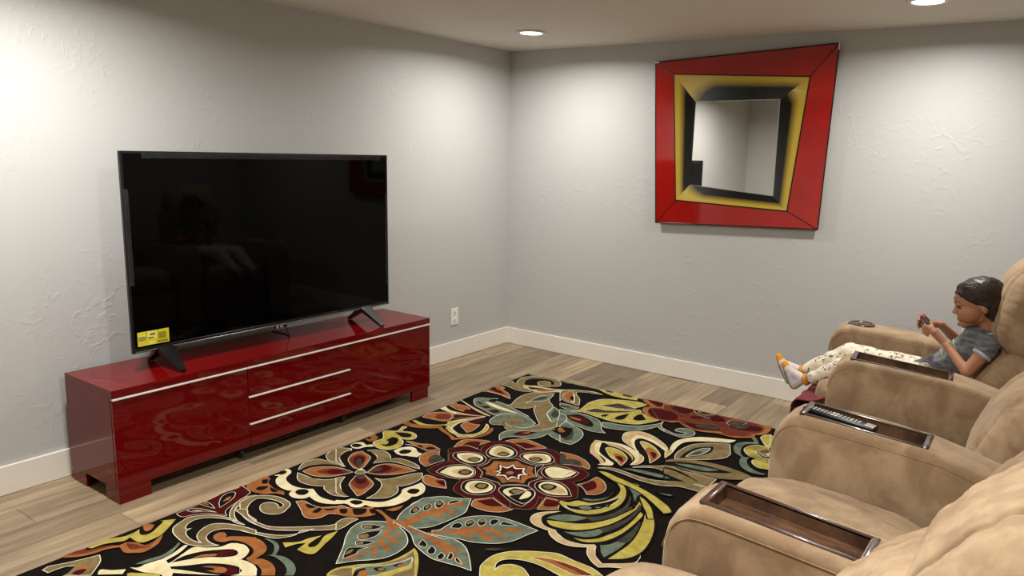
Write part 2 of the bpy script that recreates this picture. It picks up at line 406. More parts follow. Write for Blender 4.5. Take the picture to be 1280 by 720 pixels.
# ---------------- mirror on the far wall ----------------
t = thing('wall_mirror', 'crooked square mirror with red glass frame and gold-and-black inner border', 'mirror', (1.83, 0, 1.05))
OUT = [(1.235, 2.089), (2.403, 2.148), (2.365, 1.086), (1.29, 1.047)]
MID = [(1.373, 2.009), (2.25, 1.968), (2.174, 1.182), (1.43, 1.205)]
INN = [(1.529, 1.836), (2.08, 1.843), (2.079, 1.268), (1.521, 1.309)]
DY0, DYM, DYI = -.035, -.034, -.026
c0 = Vector((sum(p[0] for p in OUT)/4, sum(p[1] for p in OUT)/4))
bm = bmesh.new(); prism(bm, [tuple(c0+(Vector(p)-c0)*.985) for p in OUT], 1, -.0002, -.027); obj('backing_board', bm, MBL, t)
def q3(p, d): return Vector((p[0], d, p[1]))
for i in range(4):
    a, b = OUT[i], OUT[(i+1) % 4]; c, d = MID[(i+1) % 4], MID[i]
    bm = bmesh.new()
    ctr = (Vector(a)+Vector(b)+Vector(c)+Vector(d))/4
    pts = [tuple(ctr+(Vector(p)-ctr)*1) for p in (a, b, c, d)]
    prism(bm, pts, 1, DY0, -.0272); obj('frame_panel', bm, MFR, t)
MGB = mat('gold_black_glass', 'B39B3C', .1, Coat_Weight=.5, Coat_Roughness=.03)
n, l, b_ = nodes(MGB); at = n.new('ShaderNodeAttribute'); at.attribute_name = 'fade'
nz = n.new('ShaderNodeTexNoise'); nz.inputs['Scale'].default_value = 160; ad = n.new('ShaderNodeMath'); ad.operation = 'MULTIPLY_ADD'; ad.inputs[1].default_value = .18
l.new(nz.outputs[0], ad.inputs[0]); l.new(at.outputs['Fac'], ad.inputs[2])
cr = n.new('ShaderNodeValToRGB'); cr.color_ramp.elements[0].position = .42; cr.color_ramp.elements[0].color = hexc('BDA23A'); cr.color_ramp.elements[1].position = .98; cr.color_ramp.elements[1].color = hexc('0C0B08')
l.new(ad.outputs[0], cr.inputs[0]); l.new(cr.outputs[0], b_.inputs['Base Color'])
for i in range(4):
    a, b = MID[i], MID[(i+1) % 4]; c, d = INN[(i+1) % 4], INN[i]
    NU, NV = 40, 14; vs, fs, fd = [], [], []
    A, B, Cc, D = q3(a, DYM), q3(b, DYM), q3(c, DYI), q3(d, DYI)
    for v in range(NV+1):
        for uu in range(NU+1):
            s, tt = uu/NU, v/NV
            vs.append(tuple((A*(1-s)+B*s)*(1-tt)+(D*(1-s)+Cc*s)*tt))
            if i == 0: e = 1.75*tt-4*max(0, .3-s)*(.4+.6*tt)-.5*max(0, s-.93)
            elif i == 1: e = 1.7*tt-.12-3*max(0, .13-s)
            elif i == 2: e = 1.55*tt-4*max(0, s-.76)*(.3+.7*tt)
            else: e = 1.7*tt-.12-.5*max(0, .12-s)
            fd.append(e+.05)
    for v in range(NV):
        for uu in range(NU):
            k = v*(NU+1)+uu; fs.append((k, k+1, k+NU+2, k+NU+1))
    o = obj('border_panel', (vs, fs), MGB, t)
    at_ = o.data.attributes.new('fade', 'FLOAT', 'POINT'); at_.data.foreach_set('value', fd)
    sm = o.modifiers.new('s', 'SOLIDIFY'); sm.thickness = .003
bm = bmesh.new(); prism(bm, INN, 1, -.0285, -.0273); obj('glass', bm, MGLASSM, t)
def lead(name, segs, rad, parent, m=MBL):
    bm = bmesh.new()
    for p, q in segs: tube(bm, [p, q], rad, 6)
    return obj(name, bm, m, parent)
e = .0005
lead('lead_line', [(q3(OUT[i], DY0), q3(OUT[(i+1) % 4], DY0)) for i in range(4)], .004, t)
lead('lead_line', [(q3(MID[i], DYM-.001), q3(MID[(i+1) % 4], DYM-.001)) for i in range(4)], .0042, t)
for i in range(4):
    lead('lead_line', [(q3(OUT[i], DY0), q3(MID[i], DYM-.001))], .0026, t)
    lead('lead_line', [(q3(MID[i], DYM), q3(INN[i], DYI))], .0026, t)
lead('edge_strip', [(q3(INN[i], DYI-.003), q3(INN[(i+1) % 4], DYI-.003)) for i in (0, 1, 2)], .0025, t, MCHR)
lead('edge_strip', [(q3(INN[3], DYI-.003), q3(INN[0], DYI-.003))], .005, t)
for p, dx, dz in ((OUT[0], .025, 0), (OUT[1], 0, -.03)):
    bm = bmesh.new(); sbox(bm, min(p[0], p[0]+dx)-.004, max(p[0], p[0]+dx)+.004, -.041, -.03, min(p[1], p[1]+dz)-.008, max(p[1], p[1]+dz)+.002, .001)
    obj('corner_clip', bm, MCHR, t)

# ---------------- rug ----------------
RC = Vector((.676, -.607)); RA = math.radians(1.4); RL, RWD, RT = 3.05, 2.44, .011
ux = Vector((math.cos(RA), math.sin(RA))); uy = Vector((math.sin(RA), -math.cos(RA)))
MRG = {}
def pile(name, c1, c2):
    m = mat(name, c1, .95, Specular_IOR_Level=.08); mottled(m, c1, c2, 22, 5, bump=.7, bscale=420, bdist=.0025, coord='Object'); return m
for k, c1, c2 in (('K', '0F0B09', '17110E'), ('R', '38080A', '480D0E'), ('O', '85502B', '9C6438'), ('Y', '9C8D3E', 'B8A958'), ('C', 'CDBE90', 'DDD3AC'),
                  ('S', 'AD9469', 'C2AB80'), ('T', '695A3C', '82714F'), ('B', '525E50', '6C7866'), ('D', '302E28', '46433A'), ('N', '57261A', '6E3422'), ('W', 'CFC7AE', 'E6E0CC')):
    MRG[k] = pile('rug_pile_'+{'K': 'black', 'R': 'maroon', 'O': 'rust', 'Y': 'olive', 'C': 'cream', 'S': 'sand', 'T': 'taupe', 'B': 'slate', 'D': 'charcoal', 'N': 'brown', 'W': 'ivory'}[k], c1, c2)
KEYS = list(MRG)
rug = thing('area_rug', 'large black area rug with maroon, olive, rust and slate flowers and leaves', 'rug', (RC.x, RC.y, 0), RA)
# rug frame: a along the far edge (+x), b towards the camera (-y)
def to_ab(x, y):
    d = Vector((x, y))-RC; return d.dot(ux), d.dot(uy)
bm = bmesh.new(); sbox(bm, 0, RWD, -RL, 0, .0005, RT, .004, 2)
obj('pile_ground', bm, MRG['K'], rug, local=True)
def clip(poly):
    for ax, lim, sg in ((0, .004, 1), (0, RWD-.004, -1), (1, .004, 1), (1, RL-.004, -1)):
        out = []
        for i in range(len(poly)):
            p, q = poly[i-1], poly[i]; ip = (p[ax]-lim)*sg >= 0; iq = (q[ax]-lim)*sg >= 0
            if ip != iq:
                s = (lim-p[ax])/(q[ax]-p[ax]); out.append(tuple(p[k]+(q[k]-p[k])*s for k in (0, 1)))
            if iq: out.append(q)
        poly = out
        if not poly: break
    return poly
RUG = """sc B - 676 -607 748 -614 822 -605 1019 -559 1051 -606 1010 -628 955 -610 876 -599 783 -611 731 -641 | 0 3 4
sc T W 697 -917 701 -812 725 -834 754 -828 730 -793 707 -707 738 -651 796 -609 876 -599 942 -621 990 -668 998 -721 958 -753 899 -789 810 -830 840 -860 886 -893 929 -904 906 -929 839 -942 765 -921 | 0 14 17
sc K - 786 -785 763 -742 776 -681 836 -644 900 -643 943 -675 954 -709 939 -716 908 -679 866 -675 848 -710 862 -748 895 -773 859 -810 816 -820 | 0 7 12
sc W L3 939 -716 908 -679 866 -675 848 -710 862 -748 903 -774 960 -756 | 
le S W 822 -851 828 -835 886 -800 956 -790 1047 -763 1131 -706 1239 -665 1310 -686 1244 -695 1178 -726 1110 -774 1040 -830 962 -892 899 -882 | 0 7
le K - 852 -844 912 -825 970 -809 922 -857 900 -870 | 0
le O - 932 -861 955 -826 1035 -784 999 -849 963 -874 | 0
sc T W 940 -1214 981 -1181 963 -1125 937 -1040 935 -966 965 -897 1053 -848 1078 -883 1101 -952 1136 -997 1192 -1043 1221 -1119 1244 -1176 1334 -1260 1358 -1233 1345 -1171 1313 -1112 1377 -1172 1410 -1227 1409 -1297 1379 -1372 1328 -1448 1282 -1489 1232 -1503 1189 -1487 1253 -1445 1289 -1412 1301 -1365 1304 -1328 1243 -1270 1141 -1163 1114 -1105 1101 -1166 1048 -1198 984 -1210 | 0 13 16 28 31
le B W 1036 -1107 1025 -1012 1027 -942 1075 -869 1101 -952 1091 -1012 1052 -1049 | 0 3
le D - 1034 -1043 1035 -972 1061 -915 1079 -969 1063 -1019 | 0 2
le B W 1239 -1171 1207 -1051 1278 -1093 1318 -1137 1341 -1201 1336 -1259 | 0 1 5
le D - 1272 -1173 1236 -1087 1276 -1113 1312 -1160 1317 -1202 | 
sc B W 1067 -1471 1044 -1427 1039 -1367 1073 -1312 1128 -1284 1195 -1289 1283 -1336 1290 -1390 1268 -1433 1218 -1447 1168 -1461 1133 -1480 1104 -1494 | 6
sc T - 1102 -1443 1085 -1403 1107 -1355 1145 -1322 1186 -1318 1223 -1344 1231 -1389 1200 -1417 1182 -1441 1236 -1454 1205 -1477 1148 -1468 | 
sc K L3 1195 -1457 1143 -1446 1120 -1403 1126 -1347 1156 -1320 1195 -1322 1224 -1347 1228 -1388 1199 -1414 1163 -1408 1153 -1380 | 
sc W L3 1217 -1461 1159 -1442 1137 -1407 | 
sc B - 1133 -1419 1152 -1395 1187 -1423 1224 -1408 1218 -1447 1171 -1442 | 
pe B W 783 -1279 749 -1233 758 -1194 806 -1177 852 -1140 845 -1182 933 -1189 1093 -1240 1192 -1273 1128 -1268 1072 -1295 1041 -1337 1031 -1373 972 -1364 896 -1338 833 -1320 | 0 5 8
pe C - 832 -1240 862 -1226 934 -1239 1026 -1254 1113 -1265 1070 -1277 994 -1280 920 -1271 | 0 4
pe R - 789 -1254 830 -1262 854 -1273 813 -1281 | 0
pe R - 851 -1305 894 -1281 924 -1292 907 -1320 | 0 2
pe R - 941 -1332 970 -1299 1009 -1306 1008 -1345 979 -1349 | 0 2
pe K - 840 -1213 829 -1179 857 -1146 880 -1191 869 -1210 | 0 2
pe S - 700 -1304 703 -1296 854 -1352 1013 -1397 997 -1409 879 -1381 | 0 1 3
le O W 687 -1053 684 -963 700 -938 761 -959 759 -984 844 -1028 916 -1100 869 -1084 799 -1075 728 -1076 | 0 2 6
le R - 694 -1036 691 -981 733 -1005 777 -1015 840 -1053 782 -1055 | 0 4
sc K - 680 -1070 683 -1157 697 -1254 697 -1285 744 -1227 698 -1100 | 0 3
sc W L3 700 -1094 739 -1072 812 -1075 906 -1097 | 
pe O W 697 -1408 712 -1356 736 -1367 793 -1361 849 -1385 846 -1435 795 -1438 | 0 1 4
pe R - 836 -1424 837 -1395 904 -1409 984 -1410 928 -1436 869 -1446 | 0 3
pe S - 755 -1470 833 -1465 908 -1452 998 -1418 923 -1468 845 -1493 | 0 3
pe N - 786 -1503 821 -1512 847 -1546 850 -1571 | 0 3
pe R W 837 -1536 829 -1505 894 -1473 997 -1424 922 -1505 882 -1555 | 0 3
pe Y W 893 -1617 922 -1541 1001 -1421 970 -1521 952 -1588 966 -1653 985 -1680 1051 -1710 1074 -1708 1094 -1716 1080 -1735 1033 -1725 976 -1704 | 0 2 8
pe Y W 1075 -1508 1102 -1522 1134 -1563 1153 -1622 1144 -1682 1110 -1727 1081 -1743 990 -1693 940 -1666 898 -1622 917 -1572 937 -1521 954 -1647 968 -1669 1059 -1712 1094 -1696 1125 -1661 1125 -1604 1097 -1542 | 0 6 8 9
pe O W 983 -1615 969 -1557 1014 -1556 1049 -1546 1057 -1540 1078 -1600 1085 -1643 1077 -1669 | 0 7
pe R - 984 -1545 980 -1495 1016 -1440 1043 -1516 1041 -1543 1012 -1554 | 0 2
pe O - 1135 -1538 1161 -1551 1183 -1607 1179 -1666 1144 -1724 1095 -1785 1024 -1756 998 -1728 1058 -1752 1088 -1757 1135 -1708 1166 -1637 | 5 6 7
pe O W 729 -1649 714 -1578 748 -1528 795 -1505 849 -1527 883 -1599 845 -1629 787 -1639 | 0
pe N - 774 -1604 771 -1552 815 -1526 847 -1546 861 -1589 821 -1612 | 0
pe O - 714 -1784 713 -1741 753 -1753 829 -1736 917 -1684 915 -1716 858 -1764 792 -1791 | 0 4
pe Y - 722 -1720 735 -1703 808 -1715 857 -1697 905 -1651 909 -1570 919 -1623 949 -1676 1052 -1725 959 -1701 921 -1664 869 -1708 801 -1741 | 0 1 5 8
pe O - 904 -1711 923 -1696 977 -1720 1058 -1752 1094 -1771 1090 -1797 1028 -1760 955 -1737 | 0 1 4 5
pe C - 709 -1487 706 -1440 777 -1471 821 -1474 846 -1501 790 -1499 | 0 1 3 4
sc Y W 730 -1938 730 -1910 775 -1878 750 -1815 773 -1805 794 -1863 848 -1845 899 -1861 925 -1895 915 -1923 880 -1938 852 -1937 908 -1962 942 -2010 943 -2052 919 -2088 869 -2095 817 -2078 791 -2046 798 -2002 766 -1965 | 0 4
sc K - 779 -1899 823 -1873 862 -1866 889 -1885 884 -1912 850 -1923 | 0 5
sc K - 819 -1955 849 -1947 884 -1973 905 -2017 891 -2057 841 -2059 869 -2037 850 -2007 826 -2003 | 0 5 8
sc O - 735 -2059 720 -2016 728 -1987 773 -2006 783 -2036 776 -2065 | 0 2
sc K - 722 -2038 729 -2018 752 -2038 740 -2048 | 0
pe C W 737 -2154 734 -2120 757 -2095 798 -2107 814 -2087 839 -2097 812 -2125 802 -2161 773 -2170 | 0 5
pe K - 741 -2151 740 -2126 782 -2119 789 -2150 764 -2162 | 
pe C W 960 -2074 975 -2041 968 -2011 989 -1988 1030 -1992 1066 -2021 1091 -2015 1105 -2059 1062 -2065 1028 -2091 | 0 7
pe K - 991 -2065 985 -2027 1023 -2018 1039 -2055 1016 -2073 | 
pe O W 939 -1983 978 -1959 916 -1948 941 -1936 994 -1932 1048 -1905 1129 -1922 1108 -1953 1087 -1976 1065 -1972 998 -1966 | 0 6
pe K - 996 -1956 1010 -1942 1043 -1953 1039 -1964 | 0
pe K - 1060 -1954 1069 -1926 1102 -1926 1096 -1948 1079 -1961 | 
pe C W 746 -2596 757 -2576 736 -2519 779 -2529 806 -2574 837 -2596 880 -2609 921 -2611 968 -2600 1000 -2579 1071 -2605 1116 -2608 1174 -2595 1206 -2570 1204 -2536 1249 -2573 1222 -2579 1191 -2609 1149 -2634 1106 -2641 1045 -2631 1047 -2650 1027 -2670 996 -2678 960 -2668 942 -2639 920 -2651 877 -2651 827 -2638 788 -2611 773 -2587 | 0 9 13 14 15 20 25
pe K - 742 -2575 732 -2549 752 -2533 771 -2553 764 -2576 | 0
pe K - 965 -2643 956 -2618 978 -2599 1008 -2605 1019 -2634 999 -2650 | 
pe C W 1164 -2587 1197 -2567 1207 -2539 1256 -2522 1311 -2498 1339 -2470 1347 -2417 1333 -2374 1312 -2346 1322 -2294 1327 -2250 1369 -2270 1402 -2311 1407 -2350 1392 -2372 1401 -2417 1392 -2470 1367 -2506 1334 -2534 1293 -2540 1292 -2568 1265 -2586 1225 -2581 1187 -2605 | 0 10 14 19 23
pe K - 1222 -2563 1223 -2542 1256 -2527 1273 -2540 1262 -2566 | 
pe K - 1339 -2348 1336 -2319 1360 -2304 1382 -2315 1385 -2345 1364 -2356 | 
pe C W 962 -2073 959 -2026 1004 -1991 1048 -2006 1095 -2026 1105 -2059 1056 -2077 1010 -2091 | 0 2 4 5
pe K - 989 -2066 989 -2031 1025 -2017 1039 -2048 1020 -2077 | 
le T W 784 -2494 754 -2461 736 -2423 747 -2366 798 -2350 859 -2342 927 -2340 877 -2366 821 -2403 792 -2450 | 0 6
le T W 806 -2513 838 -2513 897 -2510 966 -2486 1011 -2414 1048 -2470 1097 -2500 1185 -2524 1161 -2547 1112 -2564 1043 -2551 1014 -2529 994 -2546 948 -2563 898 -2567 853 -2550 | 0 4 7 11
le T W 749 -2314 725 -2271 725 -2229 778 -2180 797 -2201 797 -2250 835 -2301 918 -2328 853 -2327 808 -2342 | 0 3 4 7
le T W 723 -2208 778 -2180 783 -2233 819 -2287 874 -2323 920 -2340 861 -2333 838 -2325 708 -2220 | 0 1 5 7 8
le T W 854 -2150 884 -2120 938 -2106 992 -2126 1024 -2155 1046 -2125 1109 -2116 1180 -2127 1215 -2150 1174 -2156 1105 -2158 1040 -2176 996 -2236 959 -2178 903 -2154 | 0 4 8 12
le T W 1123 -2342 1156 -2335 1184 -2308 1210 -2252 1231 -2200 1256 -2174 1291 -2214 1302 -2269 1288 -2320 1263 -2339 1292 -2356 1319 -2396 1314 -2447 1251 -2500 1249 -2449 1217 -2385 1173 -2351 | 0 5 9 13
le T W 988 -2446 1008 -2413 1048 -2470 1076 -2493 1130 -2518 1188 -2527 1148 -2547 1103 -2538 | 0 1 5 7
pe K - 790 -2502 786 -2436 828 -2378 896 -2351 1005 -2355 989 -2427 958 -2480 904 -2510 | 0 4
pe O W 812 -2491 813 -2441 851 -2396 912 -2364 1001 -2358 978 -2418 942 -2467 881 -2493 | 0 4
pe N - 863 -2458 873 -2413 907 -2381 949 -2379 958 -2421 920 -2450 | 0
pe R - 900 -2430 902 -2397 945 -2370 994 -2360 976 -2396 944 -2430 | 0 3
pe D - 950 -2385 965 -2367 994 -2361 974 -2385 | 0 2
pe K - 1048 -2328 1025 -2239 1048 -2183 1109 -2162 1234 -2163 1206 -2243 1180 -2305 1112 -2333 | 0 4
pe O W 1052 -2325 1029 -2243 1061 -2195 1124 -2176 1216 -2172 1189 -2226 1152 -2279 1101 -2312 | 0 4
pe N - 1060 -2313 1043 -2245 1075 -2208 1153 -2198 1140 -2257 1106 -2301 | 0 3
pe R - 1058 -2314 1040 -2253 1055 -2212 1107 -2221 1114 -2265 1090 -2302 | 0
pe D - 1058 -2314 1046 -2274 1067 -2245 1087 -2273 | 0
pe K - 819 -2287 790 -2228 810 -2184 873 -2149 958 -2180 983 -2213 1012 -2281 1009 -2321 991 -2347 923 -2337 | 7
pe O W 850 -2256 829 -2211 840 -2172 924 -2192 947 -2215 991 -2285 1000 -2316 964 -2325 884 -2290 | 2 6
pe N - 864 -2265 862 -2206 918 -2211 956 -2260 980 -2312 922 -2300 | 
pe R - 904 -2274 878 -2248 878 -2221 908 -2218 950 -2252 984 -2315 | 
pe D - 920 -2275 899 -2238 943 -2257 995 -2320 | 
pe K - 1064 -2480 1031 -2436 1024 -2370 1066 -2339 1160 -2349 1202 -2374 1236 -2437 1240 -2509 1201 -2533 1127 -2520 | 2 3 7
pe O W 1039 -2377 1068 -2349 1154 -2377 1184 -2411 1207 -2481 1205 -2508 1110 -2467 1079 -2446 | 0 1 5
pe N - 1042 -2375 1067 -2350 1145 -2390 1169 -2433 1164 -2459 1115 -2452 1076 -2436 | 0 1
pe R - 1042 -2375 1066 -2352 1111 -2375 1131 -2400 1125 -2420 1102 -2428 1063 -2400 | 0 1
pe D - 1041 -2369 1067 -2350 1093 -2378 1067 -2391 | 
pe T W 1011 -2357 999 -2329 994 -2314 1036 -2319 1052 -2337 1036 -2359 | 2
pe C - 1003 -2332 997 -2308 1026 -2315 1014 -2320 | 0 2
sc O - 749 -2732 736 -2708 723 -2660 737 -2621 768 -2626 784 -2648 810 -2662 874 -2675 924 -2669 953 -2690 911 -2701 876 -2733 825 -2750 781 -2746 | 3 4 9
sc K - 769 -2671 750 -2652 764 -2635 797 -2662 789 -2678 | 2 3
sc K - 812 -2728 797 -2706 817 -2680 831 -2680 840 -2717 | 2
sc K - 839 -2679 864 -2677 904 -2679 888 -2702 | 0 2
sc O W 1042 -2695 1065 -2672 1115 -2675 1164 -2668 1207 -2630 1220 -2605 1280 -2599 1328 -2640 1271 -2664 1239 -2683 1239 -2726 1217 -2752 1176 -2755 1113 -2725 | 0 5 6 7
sc O - 1247 -2654 1209 -2623 1256 -2607 1305 -2565 1334 -2534 1392 -2573 1388 -2590 1364 -2624 1314 -2655 1265 -2668 | 0 1 4 5 9
sc K - 1240 -2630 1263 -2612 1289 -2632 1288 -2647 1266 -2649 | 0
sc K - 1278 -2596 1323 -2562 1349 -2591 1344 -2617 1322 -2625 | 0
sc K - 1338 -2560 1352 -2535 1385 -2564 1374 -2578 | 0 1
sc O - 1396 -2522 1407 -2493 1425 -2450 1436 -2481 1428 -2512 | 0 2
sc O - 1126 -2730 1139 -2711 1292 -2610 1334 -2645 1268 -2662 1236 -2681 1236 -2724 1195 -2735 | 0 1 2 3
sc K - 1095 -2690 1106 -2677 1156 -2675 1137 -2700 | 0 2
sc K - 1176 -2717 1166 -2696 1167 -2670 1187 -2679 1196 -2706 | 0
sc K - 1189 -2668 1228 -2629 1226 -2655 1206 -2670 | 0 1
sc K - 1240 -2630 1263 -2612 1289 -2632 1288 -2647 1266 -2649 | 0
sc R W 739 -2761 732 -2744 810 -2756 830 -2778 848 -2826 872 -2889 894 -2920 933 -2938 912 -2944 848 -2974 820 -3009 804 -3044 773 -3049 756 -3043 754 -2987 746 -2914 732 -2826 | 0 7 13 16
sc K W 845 -2914 799 -2889 760 -2852 749 -2813 769 -2798 806 -2828 830 -2871 | 0
sc O - 803 -2876 785 -2843 791 -2829 811 -2855 | 0 2
sc K W 765 -3008 764 -2985 801 -2962 874 -2944 830 -2964 798 -2997 | 0 3
sc S - 780 -2996 793 -2979 815 -2966 804 -2986 | 0 2
sc K W 746 -2945 751 -2921 793 -2919 837 -2930 791 -2940 | 0 3
sc O - 754 -2938 760 -2926 793 -2928 | 0 2
sc T W 860 -2760 886 -2777 913 -2828 946 -2861 986 -2879 1054 -2888 1089 -2911 1026 -2909 967 -2894 921 -2871 889 -2841 879 -2818 883 -2840 901 -2876 943 -2912 1003 -2936 1056 -2936 1034 -2944 992 -2948 942 -2931 898 -2898 859 -2849 841 -2801 | 0 1 5 6 11 16
sc T W 866 -2838 857 -2799 870 -2758 908 -2729 958 -2712 1022 -2715 1054 -2731 1070 -2758 1082 -2778 1081 -2803 1056 -2826 1020 -2834 984 -2824 957 -2804 952 -2788 959 -2768 986 -2757 1015 -2761 1041 -2775 1036 -2754 1025 -2743 977 -2739 925 -2753 893 -2777 909 -2821 948 -2860 979 -2875 927 -2876 | 0 8 18 26 27
sc T W 910 -2889 923 -2870 949 -2859 993 -2883 1052 -2895 1128 -2891 1178 -2867 1245 -2814 1290 -2774 1325 -2734 1330 -2694 1326 -2665 1343 -2652 1366 -2671 1372 -2712 1359 -2752 1321 -2790 1270 -2833 1277 -2870 1257 -2910 1233 -2932 1162 -2952 1078 -2972 1056 -2959 1147 -2942 1218 -2914 1259 -2881 1281 -2841 1296 -2795 1268 -2831 1214 -2872 1163 -2900 1098 -2909 1017 -2903 954 -2894 | 0 1 11 12 13 23 28
sc T W 1325 -2716 1318 -2685 1332 -2656 1368 -2642 1369 -2683 1375 -2723 1370 -2753 | 0 3 6
sc T W 1126 -2936 1156 -2956 1086 -2970 1033 -2993 1010 -3015 1002 -3043 1020 -3075 1056 -3089 1093 -3090 1119 -3083 1098 -3107 1053 -3136 998 -3149 922 -3140 882 -3128 851 -3104 832 -3060 826 -3028 862 -2982 913 -2953 976 -2938 1003 -2940 945 -2957 894 -2986 866 -3021 868 -3055 893 -3085 911 -3089 917 -3072 920 -3095 948 -3112 1003 -3121 1055 -3111 1030 -3109 993 -3096 967 -3073 947 -3032 954 -3000 1001 -2969 1064 -2948 | 0 1 9 21 27 28 32
sc O - 1054 -3067 1035 -3052 1031 -3032 1045 -3018 1072 -3024 1089 -3040 1089 -3024 1126 -2996 1174 -2968 1345 -3081 1281 -3078 1280 -3048 1255 -3028 1206 -3018 1153 -3021 1121 -3037 1112 -3060 1085 -3071 | 5 8 9
sc O - 1121 -3000 1155 -2978 1205 -2970 1259 -2982 1290 -3003 1303 -3031 1306 -3062 1324 -3046 1370 -3041 1419 -3055 1457 -3083 1419 -3111 1391 -3090 1340 -3078 1284 -3079 1272 -3047 1247 -3027 1200 -3014 1145 -3015 | 0 6 10 11 14 18
sc B - 1205 -2953 1239 -2944 1279 -2947 1316 -2967 1343 -3001 1379 -2989 1433 -2994 1482 -3016 1508 -3045 1484 -3063 1471 -3045 1433 -3024 1380 -3012 1331 -3014 1318 -3027 1328 -3005 1307 -2982 1272 -2961 | 0 4 8 9 14
le Y - 1288 -2932 1330 -2893 1339 -2853 1360 -2812 1366 -2849 1375 -2883 1391 -2895 1404 -2886 1404 -2862 1371 -2804 1381 -2753 1403 -2796 1420 -2842 1441 -2890 1445 -2916 1420 -2929 1373 -2932 1359 -2883 1338 -2907 1326 -2948 | 0 3 6 10 16 17 19
le C W 1034 -3312 1048 -3273 1045 -3223 1019 -3157 1027 -3151 1052 -3195 1062 -3233 1066 -3267 1052 -3303 1071 -3285 1094 -3253 1071 -3189 1060 -3146 1099 -3121 1134 -3087 1142 -3049 1176 -3032 1226 -3035 1256 -3058 1268 -3087 1264 -3105 1297 -3088 1358 -3093 1406 -3121 1367 -3150 1211 -3251 1140 -3290 1071 -3331 | 0 4 8 20 23 27
le K - 1097 -3251 1088 -3199 1110 -3144 1149 -3099 1185 -3069 1216 -3069 1232 -3088 1210 -3119 1160 -3157 1124 -3202 | 0
le R - 1161 -3114 1168 -3093 1193 -3074 1215 -3077 1221 -3092 1204 -3116 1184 -3127 | 
le O - 1126 -3197 1130 -3160 1162 -3125 1174 -3123 1174 -3138 1142 -3166 | 0 3
le K - 1079 -3302 1119 -3264 1160 -3223 1198 -3179 1251 -3144 1306 -3125 1340 -3131 1350 -3149 1333 -3175 1274 -3208 1195 -3242 1133 -3271 | 0
le R - 1274 -3149 1309 -3137 1337 -3144 1340 -3166 1314 -3183 | 
le O - 1203 -3202 1234 -3174 1272 -3157 1299 -3162 1301 -3178 1284 -3191 1241 -3205 1263 -3185 1240 -3184 | 0 6
le C W 1171 -3032 1183 -3029 1198 -3028 1239 -3040 1257 -3065 1269 -3094 1294 -3090 1338 -3087 1377 -3100 1398 -3126 1362 -3153 | 0 5 9 10
le K - 1321 -3128 1343 -3133 1347 -3144 | 0 2
le B - 1005 -3327 1009 -3287 1020 -3249 1018 -3228 1001 -3187 980 -3159 994 -3160 1018 -3190 1043 -3232 1035 -3275 1024 -3313 | 0 2 5 6
le Y - 765 -3115 787 -3085 800 -3071 868 -3156 881 -3196 877 -3239 844 -3248 802 -3247 813 -3272 797 -3296 777 -3330 775 -3365 759 -3373 755 -3338 755 -3298 779 -3256 777 -3216 769 -3195 803 -3212 827 -3208 831 -3183 805 -3143 779 -3109 | 0 1 2 7 12 17
le O - 745 -3170 757 -3152 779 -3145 803 -3166 808 -3185 790 -3189 | 0
le O - 755 -3462 750 -3443 749 -3413 779 -3391 792 -3343 830 -3299 828 -3276 848 -3257 864 -3249 906 -3241 900 -3206 878 -3165 930 -3208 950 -3264 929 -3291 896 -3312 845 -3303 822 -3344 818 -3385 791 -3431 | 0 2 8 16
le N - 754 -3447 750 -3405 765 -3379 787 -3385 789 -3341 822 -3301 805 -3349 792 -3397 | 0 2 5
le N - 837 -3277 866 -3260 913 -3245 899 -3199 924 -3241 911 -3269 897 -3287 868 -3286 | 0 3
le T W 794 -3533 784 -3512 808 -3466 828 -3418 843 -3372 890 -3390 926 -3421 959 -3452 885 -3507 850 -3456 829 -3486 827 -3529 | 0 1 4 7 8 9 11
le K - 845 -3537 846 -3488 853 -3454 878 -3485 888 -3505 | 0 2 4
le O - 881 -3469 868 -3436 888 -3421 905 -3437 910 -3468 | 0
le R - 895 -3486 888 -3464 903 -3442 922 -3459 926 -3477 | 0 4
le C - 972 -3436 947 -3416 982 -3394 1014 -3363 1036 -3385 | 0 3 4
le Y - 1045 -3374 1049 -3365 1134 -3309 1166 -3326 1079 -3391 | 0 2 3 4
le C W 1015 -3348 1037 -3335 1038 -3302 1047 -3263 1073 -3255 1168 -3284 1178 -3310 1134 -3309 1080 -3335 | 0 3 4
fl R W 1164 -1866 1183 -1822 1240 -1792 1306 -1813 1280 -1790 1256 -1721 1287 -1666 1349 -1641 1417 -1655 1470 -1701 1474 -1655 1520 -1604 1579 -1587 1640 -1611 1695 -1637 1736 -1698 1716 -1765 1700 -2017 1488 -2134 1292 -2040 1159 -1899 | 3 9 13 19 20
fl R W 1248 -2137 1245 -2076 1260 -2019 1294 -1994 1245 -1985 1196 -1926 1578 -1631 1693 -1718 1791 -1843 1825 -2000 1866 -2075 1880 -2145 1852 -2176 1801 -2195 1724 -2183 1662 -2156 1647 -2210 1591 -2237 1510 -2228 1470 -2193 1444 -2121 1377 -2148 1302 -2157 | 0 3 5 6 9 15 20
fl R W 1459 -1779 1586 -1694 1670 -1736 1727 -1692 1792 -1681 1853 -1698 1883 -1724 1887 -1781 1864 -1834 1914 -1865 1970 -1954 1938 -1999 1866 -2044 1827 -2042 1864 -2117 1864 -2167 1795 -2200 | 0 6 8 10 13 15 16
fl O W 1162 -1861 1138 -1798 1142 -1749 1211 -1703 1258 -1689 1246 -1758 1270 -1806 1194 -1807 | 0 4 6
fl R - 1179 -1818 1176 -1760 1223 -1731 1266 -1801 1208 -1796 | 0 3
fl O W 1312 -1639 1340 -1587 1399 -1556 1474 -1566 1538 -1583 1474 -1655 1424 -1649 1352 -1631 | 0 4
fl R - 1367 -1635 1406 -1596 1495 -1594 1460 -1651 1421 -1645 | 0 2
